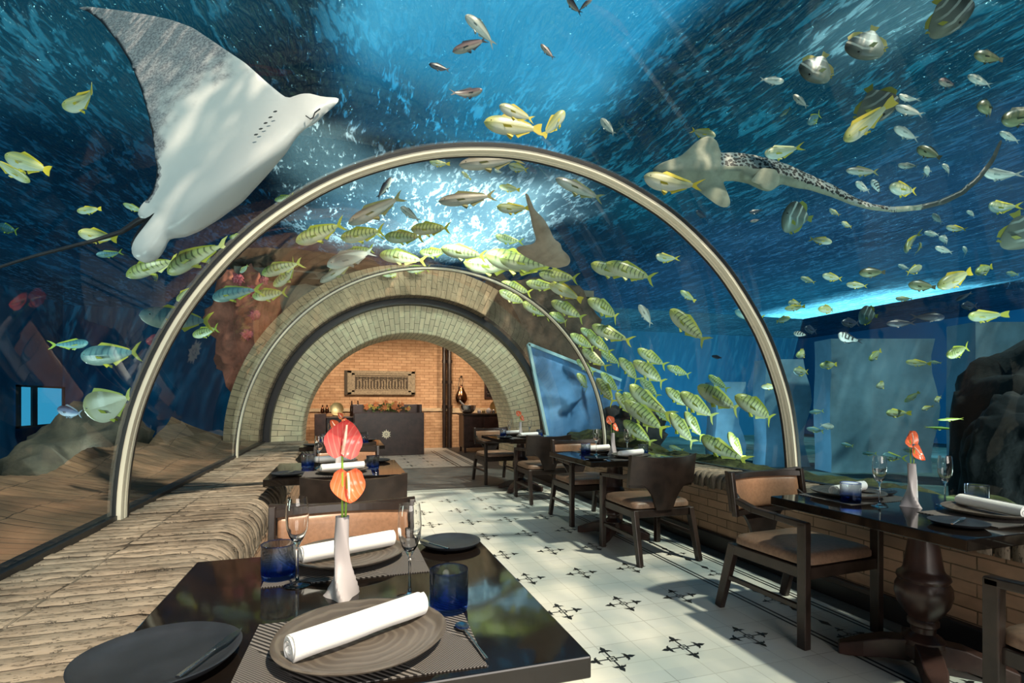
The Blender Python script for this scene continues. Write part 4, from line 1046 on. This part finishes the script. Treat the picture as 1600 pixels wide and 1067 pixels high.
species('S','snapper',.155,m_('snapper',.155,(.38,.38,.12),(.62,.60,.30),(.80,.79,.62),stripe=(.25,.36,.30),nb=13,sw=.3,horizontal=True,stripe_amt=.35,yfin=(.6,.6,.15),fin=yf2),W=.5,dorsal=.05,tail='fan',taper=.034,tailsize=.11)
species('V','sea_bream',.155,m_('sea_bream',.155,(.20,.22,.20),(.58,.60,.54),(.88,.88,.80),fin=gf),W=.5,dorsal=.045,taper=.03,tailsize=.10)
species('Y','yellow_bream',.165,m_('yellow_bream',.165,(.30,.30,.12),(.58,.57,.36),(.84,.83,.72),fin=yf2),W=.5,dorsal=.05,taper=.03,tailsize=.11)
species('G','grey_fish',.105,m_('grey_fish',.105,(.16,.13,.10),(.38,.34,.28),(.66,.62,.54),fin=simple('olive_fin',(.30,.28,.12),.4)),W=.7,dorsal=.045,taper=.024,tailsize=.10)
species('D','dark_fish',.15,m_('dark_fish',.15,(.01,.015,.03),(.03,.04,.07),(.10,.11,.14),fin=df),W=.45,dorsal=.05,taper=.03,tailsize=.12)
species('P','dark_fish',.135,m_('plum_fish',.135,(.09,.06,.08),(.24,.17,.17),(.48,.42,.36),fin=df),W=.5,dorsal=.05,taper=.035,tailsize=.10)
species('B','batfish',.52,m_('batfish',.52,(.05,.055,.05),(.17,.18,.16),(.26,.27,.22),stripe=(.62,.64,.58),nb=4.,sw=.6,stripe_amt=.7,yfin=(.10,.10,.08),fin=simple('batfish_fin',(.30,.27,.04),.4)),W=.26,dorsal=.13,tail='fan',taper=.06,tailsize=.12)
species('M','moonfish',.33,m_('moonfish',.33,(.36,.34,.20),(.62,.60,.44),(.78,.76,.60),stripe=(.85,.84,.75),nb=1.3,sw=.8,stripe_amt=.4,yfin=(.5,.48,.2)),W=.26,dorsal=.06,tail='fork',taper=.03,tailsize=.17)
species('Z','sergeant_fish',.20,m_('sergeant_fish',.20,(.60,.62,.60),(.75,.78,.75),(.85,.86,.84),stripe=(.01,.01,.015),nb=6,sw=.1,stripe_amt=.95,fin=df),W=.4,dorsal=.05,taper=.035,tailsize=.10)
species('O','olive_fish',.20,m_('olive_fish',.20,(.08,.09,.05),(.16,.17,.09),(.36,.36,.20),fin=simple('dark_olive_fin',(.06,.06,.03),.5)),W=.5,dorsal=.05,tail='fan',taper=.045,tailsize=.10)
species('N','needle_fish',.045,m_('needle_fish',.045,(.30,.50,.05),(.42,.62,.08),(.60,.75,.25),fin=yf),W=.7,dorsal=.02,taper=.012,tailsize=.04,anal=.02,pect=False)

DESC={'T':('striped yellow-green trevally','fish'),'U':('blue-green barred trevally','fish'),'S':('yellow striped snapper','fish'),'V':('silver sea bream','fish'),
'Y':('pale yellow bream','fish'),'G':('long grey-brown fish','fish'),'D':('dark navy fish','fish'),'P':('plum-brown fish','fish'),'B':('round dark batfish','fish'),
'M':('deep-bodied silvery moonfish','fish'),'Z':('black-and-white sergeant fish','fish'),'O':('dark olive fish','fish'),'N':('thin green fish','fish')}
PREF={'T':.42,'U':.42,'S':.30,'V':.24,'Y':.26,'G':.55,'D':.25,'P':.32,'B':.42,'M':.40,'Z':.18,'O':.32,'N':.5}
FISH='''T 197 432 275 398;T 262 428 338 368;Y 314 405 342 403;S 276 470 309 446;U 217 492 335 503;T 301 524 342 512;U 332 466 394 446;T 394 463 450 456;T 409 429 470 404;T 358 371 390 368
Y 238 429 255 440;U 126 557 222 549;M 132 642 210 618;D 90 639 129 647;U 138 535 90 541;S 97 166 174 156;S 47 285 -6 252;S 8 243 80 268;S 120 330 159 326;S 192 318 226 332
S 122 363 184 374;U 150 398 190 396;U -4 352 28 362;T 429 313 460 305;T 462 378 540 348;Y 375 426 388 414
V 727 24 774 59;P 707 81 762 61;D 670 100 703 110;P 754 140 707 155;P 845 69 866 92;P 886 -6 900 20;P 925 0 902 12;S 756 191 848 203;Y 780 165 835 188;S 882 173 848 214;V 939 185 961 211
G 717 258 819 246;S 671 252 697 260;S 721 268 736 281;V 772 264 784 272;Y 795 258 825 266;S 780 291 813 297;G 685 315 776 305;S 776 323 825 331;G 868 279 943 312;G 872 250 945 275;G 544 350 632 305;P 612 277 589 311;V 626 323 652 342
T 532 372 599 358;T 601 370 664 370;T 642 358 705 356;T 774 368 811 382;T 536 398 585 388;T 593 398 664 402;T 655 394 705 397;T 689 388 761 401;T 724 410 817 422;T 758 397 866 424;T 633 421 672 420;T 596 429 632 424;V 511 416 583 385;G 500 441 557 405;T 427 447 474 414;T 533 372 602 359
T 780 403 868 421;T 842 427 905 436;T 822 441 871 452;S 858 444 910 466;T 783 441 832 459;T 780 454 824 476;T 817 473 861 496;T 861 471 917 496;T 918 468 979 495;T 923 412 990 436;T 947 412 1025 437;Y 1025 400 1050 407;S 1063 454 1087 471;V 998 476 1023 507;T 1047 483 1106 537;U 1148 486 1195 499;T 858 490 895 503;T 891 522 930 546
T 907 513 941 534;T 925 508 982 537;T 918 522 957 553;T 910 545 946 577;T 901 562 930 584;T 901 584 929 609;T 939 549 971 571;T 967 559 1005 597;T 996 545 1043 573;T 989 564 1047 600;T 1042 572 1079 587;T 939 582 969 615;T 932 591 966 632;T 962 613 991 652;T 984 601 1036 652;T 974 613 1018 668;T 976 626 1042 676;T 974 657 1022 695;T 1040 606 1079 638;T 1063 613 1119 655;T 1090 603 1157 642;T 1107 586 1139 610;T 1148 618 1224 659;T 1047 645 1086 696;T 1070 643 1099 686;T 1096 682 1152 720;T 1138 675 1163 719;Y 1045 697 1065 704;T 1022 637 1052 662;T 1000 590 1030 622
B 1262 126 1292 82;B 1340 92 1368 40;B 1500 44 1462 -4;B 1380 188 1356 134;B 1222 336 1270 342;B 1612 385 1585 330;O 1522 84 1568 94;O 1566 188 1612 178;O 1527 165 1570 168;S 1319 220 1374 172;Y 1118 213 1079 203;Y 1195 240 1238 238;V 1225 127 1187 124;V 1512 118 1549 134;P 1467 126 1493 133;V 1405 148 1426 162;V 1399 166 1443 180
V 1397 199 1435 218;O 1433 230 1471 247;V 1562 206 1593 222;V 1403 257 1435 263;V 1472 257 1494 269;V 1444 264 1462 269;G 1322 266 1373 269;Y 1390 292 1432 299;V 1337 285 1359 299;Z 1362 281 1378 300;Y 1296 326 1311 339;Y 1300 379 1265 370;Y 1315 347 1331 355;Y 1478 354 1510 361;Y 1546 321 1572 328;V 1510 330 1530 336;V 1457 334 1472 349;V 1444 363 1468 367;V 1467 371 1494 376;V 1461 386 1489 395;V 1504 386 1519 398;V 1536 268 1577 280
Y 1416 394 1418 366;Y 1437 379 1441 396;Y 1006 275 1088 303;S 1465 448 1519 423;O 1419 444 1463 449;O 1342 426 1384 425;Y 1251 433 1274 442;Y 1285 430 1316 436;Y 1322 444 1356 447;V 1403 414 1421 420;Y 1440 416 1416 427;S 1524 426 1551 416;Y 1572 426 1592 429;S 1235 496 1207 502;Y 1232 473 1252 475;S 1226 482 1258 480;S 1278 483 1313 482;D 1315 503 1343 505;B 1342 490 1372 494;D 1385 505 1423 506
D 1476 496 1435 493;S 1513 494 1554 494;Y 1399 466 1423 468;D 1502 477 1527 478;D 1494 470 1516 456;Z 1310 522 1334 535;T 1479 556 1514 541;S 1412 594 1430 602;S 1413 628 1437 612;Y 1369 604 1393 597;S 1358 562 1377 547;S 1415 565 1452 569;Y 1452 565 1471 567;S 1385 645 1409 645;N 1465 656 1506 654;N 1488 670 1443 667;Y 1460 626 1471 620;S 1281 571 1308 569;Y 1240 579 1263 581;S 1244 556 1270 546;U 1264 644 1288 642;V 1303 667 1281 664
U 1260 669 1288 674;U 1314 693 1334 697;U 1347 708 1369 709;U 1379 711 1402 715;Y 1189 604 1217 604;V 1522 512 1543 517;D 1112 556 1130 560;Y 1440 640 1452 634;D 1258 512 1276 518;Z 1240 520 1262 524;D 1170 332 1186 330;D 1088 330 1104 340;P 1172 346 1188 343;U 1218 182 1236 168;U 1262 192 1282 178;V 1240 148 1262 168;U 1410 702 1432 706'''
def region(u,v):
    if u<400:
        if v<300: return 'in the dark water left of the eagle ray'
        if v<450: return 'below the eagle ray, outside the left glass'
        return 'low in the dark water on the far left'
    if u<520 and v>300: return 'near the red rock left of the brick collar'
    if v<235 and u<1000: return 'in the bright blue water above the near seam'
    if u<830 and v<345: return 'just below the crown of the near seam'
    if u<830: return 'in the shoal over the brick collar'
    if u<1000 and v<345: return 'between the guitarfish and the near seam'
    if u<1200 and v>500 and not(u>1165 and v<600): return 'in the dense shoal above the right ledge'
    if u<1180 and v>390: return 'in the open water above the dense right shoal'
    if v<245: return 'high on the right, above the leopard shark tail'
    if v<405: return 'right of the near seam, below the leopard shark tail'
    if v<510: return 'around the bright opening on the right'
    if v<600: return 'just under the bright opening on the right'
    return 'low on the right, in front of the blue pillars'
ORD=['first','second','third','fourth','fifth','sixth','seventh','eighth','ninth','tenth','eleventh','twelfth','thirteenth','fourteenth','fifteenth','sixteenth','seventeenth','eighteenth','nineteenth','twentieth','twenty-first','twenty-second','twenty-third','twenty-fourth','twenty-fifth','twenty-sixth','twenty-seventh','twenty-eighth','twenty-ninth','thirtieth','thirty-first','thirty-second','thirty-third','thirty-fourth']
fl=[]
for tok in FISH.replace('\n',';').split(';'):
    k,*c=tok.split(); fl.append((k,*map(float,c)))
groups={}
for i,f in enumerate(fl):
    u,v=(f[1]+f[3])/2,(f[2]+f[4])/2; groups.setdefault((f[0],region(u,v)),[]).append((u,i))
labels={}
for (k,rg),l in groups.items():
    l.sort(); n_=len(l); d_=DESC[k][0]
    for r_,(u,i) in enumerate(l):
        if n_==1: labels[i]='%s %s'%(d_,rg)
        elif r_==0: labels[i]='%s %s, leftmost of them'%(d_,rg)
        elif r_==n_-1: labels[i]='%s %s, rightmost of them'%(d_,rg)
        else: labels[i]='%s %s, %s from left'%(d_,rg,ORD[r_])
GN={'T':'striped trevallies of the shoals','U':'blue-green trevallies','S':'yellow snappers','V':'silver breams','Y':'pale yellow breams','G':'long grey fish','D':'dark navy fish','P':'plum-brown fish','B':'batfish','O':'olive fish','Z':'sergeant fish','N':'thin green fish','M':None}
rf_=random.Random(11)
for i,(k,u0,v0,u1,v1) in enumerate(fl):
    um,vm=(u0+u1)/2,(v0+v1)/2; px=max(12.,math.hypot(u1-u0,v1-v0)); r=ray(um,vm)
    ze=exitz(um,vm); want=PREF[k]*FPX/px*rf_.uniform(.9,1.15)
    zmax=14.
    if r.z>0: zmax=min(zmax,(3.85-EYE)/r.z)
    tx=r.x
    if tx>0: zmax=min(zmax,18./tx)
    if r.y>0: zmax=min(zmax,17./r.y)
    if tx<0: zmax=min(zmax,-7./tx)
    # stay in front of the stone arch block and the pillars
    L_est=px*ze/FPX
    z=max(ze+.18+.35*L_est+rf_.uniform(0,.10)+(i%4)*.11,want); 
    if um<985 and um>330 and vm>400: z=min(z,max(ze+.2,8.1/r.y))
    if um<470 and vm>440: z=min(z,6.6)
    if um>1190 and vm>600: z=min(z,8.4)
    if um>1480 and vm>520: z=min(z,4.6)
    z=min(z,zmax)
    jt=rf_.uniform(-.02,.03) if k not in 'BM' else 0.
    A=at(u0,v0,max(z,exitz(u0,v0)+.14)); B=at(u1,v1,max(z*(1+jt),exitz(u1,v1)+.12)); c=(A+B)/2
    X=(A-B); L=X.length; X.normalize()
    upv=Vector((0,0,1)); Zv=(upv-X*upv.dot(X))
    if k in 'BM':   # flat fish seen side on
        vd=(c-Vector((0,0,EYE))).normalized(); Yv=(vd-X*vd.dot(X)).normalized(); Zv=X.cross(Yv)
        if Zv.z<0: Zv=-Zv
    elif Zv.length<.5: Zv=Vector((.3,-1,.2))-X*Vector((.3,-1,.2)).dot(X)
    Zv.normalize(); Yv=Zv.cross(X)
    Mx=Matrix((( X.x,Yv.x,Zv.x,c.x),(X.y,Yv.y,Zv.y,c.y),(X.z,Yv.z,Zv.z,c.z),(0,0,0,1)))@Matrix.Diagonal((L,L,L,1))
    nm,vr,em=SPEC[k]; me=vr[rf_.choice((0,0,1,2)) if k not in 'NGBM' else 0]
    o=bpy.data.objects.new(nm,me); COL.objects.link(o); o.matrix_world=Mx
    if px>38:
        for e in em: eo=bpy.data.objects.new('eye',e); COL.objects.link(eo); eo.parent=o
    tag(o,labels[i],'fish',GN[k])

# ---- bodies traced as outlines, given thickness and curvature
def traced(outline,depth,thick,step=7.,scale=None,matsel=None,under=1.,over=1.,edge=60.):
    """outline in photograph pixels; depth(u,v) distance; thick(d,u,v) half thickness in metres"""
    P=[Vector(p) for p in outline]; n=len(P)
    # densify
    D=[]
    for i in range(n):
        a,b_=P[i],P[(i+1)%n]; k=max(1,int((b_-a).length/step))
        for j in range(k): D.append(a.lerp(b_,j/k))
    # smooth the outline once
    m=len(D); D=[(D[i-1]+D[i]*2+D[(i+1)%m])/4 for i in range(m)]
    def inside(p):
        c=False; j=m-1
        for i in range(m):
            if (D[i].y>p.y)!=(D[j].y>p.y) and p.x<(D[j].x-D[i].x)*(p.y-D[i].y)/(D[j].y-D[i].y)+D[i].x: c=not c
            j=i
        return c
    def dist(p): return min((q-p).length for q in D)
    u0,u1=min(p.x for p in D),max(p.x for p in D); v0,v1=min(p.y for p in D),max(p.y for p in D)
    pts=list(D); y=v0+step/2; row=0
    while y<v1:
        x=u0+(step/2 if row%2 else 0)
        while x<u1:
            p=Vector((x,y))
            if inside(p) and dist(p)>step*.55: pts.append(p)
            x+=step
        y+=step*.87; row+=1
    vc,ed,fc,*_=delaunay_2d_cdt(pts,[(i,(i+1)%m) for i in range(m)],[],0,1e-4)
    b=MB(); nv=len(vc); front=[];back=[];ds=[]
    for p in vc:
        d=dist(p); ds.append(d)
    for p,d in zip(vc,ds):
        z=depth(p.x,p.y); t=thick(d,p.x,p.y); r=ray(p.x,p.y); L=r.length
        front.append(at(p.x,p.y,z-t*under/L)); back.append(at(p.x,p.y,z+t*over/L))
    F=[]
    for f in fc:
        cu=sum(vc[i].x for i in f)/3; cv=sum(vc[i].y for i in f)/3
        if len(f)==3 and inside(Vector((cu,cv))): F.append(tuple(f))
    ms=[matsel(sum(vc[i].x for i in f)/3,sum(vc[i].y for i in f)/3,sum(ds[i] for i in f)/3) if matsel else 0 for f in F]
    for f,mi in zip(F,ms): b.add([],[]); b.f.append(list(f)); b.mi.append(mi)
    b.v=[tuple(p) for p in front]+[tuple(p) for p in back]
    for f in F: b.f.append([i+nv for i in f][::-1]); b.mi.append(2)
    # rim
    from collections import Counter
    ec=Counter()
    for f in F:
        for a_,c_ in ((f[0],f[1]),(f[1],f[2]),(f[2],f[0])): ec[(a_,c_)]+=1
    for (a_,c_) in list(ec):
        if (c_,a_) not in ec: b.f.append([c_,a_,a_+nv,c_+nv]); b.mi.append(2)
    return b
def body_obj(name,b,mats,label,cat):
    me=b.mesh(name,mats,ang=70); bm=bmesh.new(); bm.from_mesh(me); bmesh.ops.remove_doubles(bm,verts=bm.verts,dist=.0004); bmesh.ops.recalc_face_normals(bm,faces=bm.faces); bm.to_mesh(me); bm.free()
    c=sum((v.co for v in me.vertices),Vector())/len(me.vertices)
    me.transform(Matrix.Translation(-c)); o=link(name,me,loc=c); me.shade_smooth(); tag(o,label,cat); return o,c
# eagle ray seen from below
RAY=[(119,12),(136,10),(186,16),(231,23),(268,31),(301,43),(338,68),(384,99),(416,128),(440,148),(452,155),(462,148),(483,145),(501,151),(518,152),(532,153),(524,165),(505,180),(495,192),(474,203),(460,219),(449,237),(421,270),(402,291),(379,316),(342,343),(313,361),(289,371),(264,373),(260,386),(247,406),(227,412),(208,402),(204,388),(211,372),(230,348),(244,330),(228,342),(217,343),(214,334),(219,322),(235,305),(243,285),(245,264),(239,214),(231,177),(219,136),(202,95),(181,62),(157,33),(136,17)]
def axis_d(u,v):   # signed distance to the body axis, snout to tail root
    ax,ay,bx,by=528,156,238,372; L=math.hypot(bx-ax,by-ay); return ((u-ax)*(by-ay)-(v-ay)*(bx-ax))/L, ((u-ax)*(bx-ax)+(v-ay)*(by-ay))/L/L
def rdep(u,v):
    s_,t_=axis_d(u,v); s_=abs(s_); return 2.80+.20*(1-t_)+ .0000075*s_*s_ *1.0 - (.10*math.exp(-(s_/38.)**2))*math.sin(PI*max(.02,min(.95,t_+.03)))
def rth(d,u,v):
    s_,t_=axis_d(u,v); return .003+.055*(1-math.exp(-d/22.))*math.exp(-(abs(s_)/70.)**1.6)+.012*(1-math.exp(-d/18.))
def _rayskin(g):
    co=g.co('Object'); s=g.n('Attribute',attribute_name='wing',attribute_type='GEOMETRY').outputs[2]
    n=g.noise(co,9.,3.); sp=g.noise(co,70.,2.,.6,.6)
    e=g.sm(g.m('ADD',s,g.m('MULTIPLY',g.m('SUBTRACT',n,.5),.5)),.42,.62)
    mott=g.mix(g.sm(sp,.42,.58),(.13,.13,.16),(.36,.36,.40))
    return pb(g,g.mix(g.sm(s,1.05,1.7),g.mix(g.m('MULTIPLY',e,.85),(.66,.66,.68),mott),(.015,.015,.02)),.32,0,.5,g.bump(n,.15,.02))
M['rayskin']=mat('eagle_ray_underside',_rayskin); M['rayback']=simple('eagle_ray_dark_back',(.02,.022,.03),.4)
b=traced(RAY,rdep,rth,6.5,matsel=lambda u,v,d:0)
o,rc=body_obj('eagle_ray',b,[M['rayskin'],M['rayback'],M['rayback']],'large pale eagle ray gliding over the left glass, white underside showing','ray')
at_=o.data.attributes.new('wing','FLOAT','POINT')
def proj(p):
    x=p.x*CS-p.y*SN; z=p.x*SN+p.y*CS; return 800+FPX*x/z, HOR-FPX*(p.z-EYE)/z
for i_,v_ in enumerate(o.data.vertices):
    u,v=proj(v_.co+rc); s_,t_=axis_d(u,v)
    # mottled band: toward the wing tip and along the trailing edge
    k_=max(0,(s_ if s_>0 else 0)); dd=min(1.,(abs(s_)/250.)); tr=max(0,min(1,(318-u)/110.)) if v<330 else 0
    at_.data[i_].value=max(dd*.85,tr*.9 if v<250 else tr*.7*(1-(v-250)/80.)) if v<330 else 0.
    if u<262 and 16<v<315 and min((Vector((u,v))-Vector(a_).lerp(Vector(b_),q_/6)).length for a_,b_ in zip(RAY[-13:-1],RAY[-12:]) for q_ in range(7))<3.2: at_.data[i_].value=2.
mk=MB()
for i_ in range(5):
    for (ua,va) in (((397+7.5*i_),(211-9*i_)),):
        a_=at(ua,va,rdep(ua,va)-.085); c_=at(ua+6,va-1.5,rdep(ua+6,va)-.085); mk.tube([a_,(a_+c_)/2,c_],[.002,.0045,.002],6)
og=link('gill_slits',mk.mesh('gill_slits',M['rayback']),parent=o); og.matrix_parent_inverse=Matrix.Translation(-rc)
mk=MB(); pts=[at(478,181,rdep(478,181)-.05),at(485,186,rdep(485,186)-.055),at(489,184,rdep(489,184)-.05),at(492,176,rdep(492,176)-.045),at(500,170,rdep(500,170)-.04)]; mk.tube(pts,.0035,6)
og=link('mouth',mk.mesh('mouth',M['rayback']),parent=o); og.matrix_parent_inverse=Matrix.Translation(-rc)
mk=MB(); tp=[(236,336,2.98,.022),(215,346,2.98,.018),(190,362,2.96,.013),(150,375,2.9,.010),(100,388,2.85,.009),(50,401,2.8,.008),(0,417,2.75,.007),(-40,430,2.7,.006)]
mk.tube([at(u,v,z) for u,v,z,_ in tp],[q_[3] for q_ in tp],10)
og=link('tail',mk.mesh('tail',M['rayback']),parent=o); og.matrix_parent_inverse=Matrix.Translation(-rc)
mk=traced([(244,328),(252,322),(246,338),(228,362),(214,384),(205,389),(203,382),(214,360),(230,340)],lambda u,v:2.87,lambda d,u,v:.006,5.)
og=link('pelvic_fin',mk.mesh('pelvic_fin',[M['rayback']]*3),parent=o); og.matrix_parent_inverse=Matrix.Translation(-rc); og['label']='black edged pelvic fin'

# leopard shark
SHK=[(1018,266),(1030,256),(1045,250),(1062,245),(1075,234),(1088,221),(1099,214),(1109,212),(1120,219),(1124,230),(1125,239),(1150,238),(1178,242),(1206,249),(1234,258),(1262,271),(1300,288),(1315,296),(1337,309),(1364,319),(1394,323),(1431,321),(1465,313),(1499,298),(1525,277),(1547,250),(1563,217),(1567,219),(1554,252),(1532,281),(1506,304),(1476,319),(1439,328),(1397,332),(1360,328),(1330,320),(1300,308),(1262,296),(1244,294),(1219,287),(1210,296),(1199,300),(1187,296),(1169,287),(1150,283),(1129,283),(1135,297),(1141,312),(1141,322),(1131,325),(1120,320),(1105,309),(1090,297),(1079,290),(1060,288),(1041,284),(1024,275)]
_def_top=[(1125,239),(1150,238),(1178,242),(1206,249),(1234,258),(1262,271),(1300,288),(1337,309),(1400,323)]
def _spot(g):
    v=g.n('TexVoronoi',{'Vector':g.co('Object'),'Scale':34.,'Randomness':.9}).outputs[0]
    return pb(g,g.mix(g.sm(v,.44,.56),(.02,.02,.022),(.40,.41,.39)),.6,0,.25)
M['spots']=mat('leopard_spotted_skin',_spot); M['belly']=simple('shark_pale_belly',(.33,.345,.275),.65,spec=.2,nscale=14,namt=.12); M['sharktail']=simple('shark_dark_tail',(.06,.065,.06),.45)
def ssel(u,v,d):
    if u>1440: return 2
    if u>1126:
        # distance below the upper edge
        for (a0,b0),(a1,b1) in zip(_def_top[:-1],_def_top[1:]):
            if a0<=u<=a1: top=b0+(b1-b0)*(u-a0)/(a1-a0); return 1 if v<top+(20 if u<1200 else max(8,20-(u-1200)*.07)) else 0
    return 0
def sdep(u,v): return 4.35+.0004*(u-1020)+ .0000012*(u-1250)**2
b=traced(SHK,sdep,lambda d,u,v:.006+(1-math.exp(-d/9.))*((.012+.085*math.exp(-((v-262)/20.)**2)) if u<1160 else .10*min(1.,1.15-(u-1160)/700.)),4.6,matsel=ssel)
o,_c=body_obj('leopard_shark',b,[M['belly'],M['spots'],M['sharktail']],'leopard spotted shark with a long curved tail, swimming left outside the right glass','shark')
mk=traced([(1196,296),(1186,288),(1172,283),(1190,262),(1212,264),(1219,276),(1217,288),(1206,297)],lambda u,v:sdep(u,v)-.105,lambda d,u,v:.005+.012*(1-math.exp(-d/8.)),4.)
og=link('pelvic_fin',mk.mesh('pelvic_fin',[M['belly']]*3),parent=o); og.matrix_parent_inverse=Matrix.Translation(-_c)
# guitarfish, tan underside
GTF=[(820,300),(825,303),(835,327),(849,341),(855,350),(861,362),(865,373),(877,381),(877,389),(889,399),(892,408),(888,415),(872,419),(858,417),(842,411),(822,402),(806,391),(806,386),(816,384),(834,381),(838,374),(834,362),(831,350),(827,330),(822,312)]
M['tan']=simple('guitarfish_underside',(.50,.36,.28),.5,nscale=10,namt=.1); M['tanb']=simple('guitarfish_back',(.16,.11,.08),.6)
b=traced(GTF,lambda u,v:5.0+.0085*(v-300),lambda d,u,v:.005+.06*(1-math.exp(-d/12.)),4.,matsel=lambda u,v,d:0)
body_obj('guitarfish',b,[M['tan'],M['tanb'],M['tanb']],'pinkish tan guitarfish pointing down, seen from below over the arch','ray')
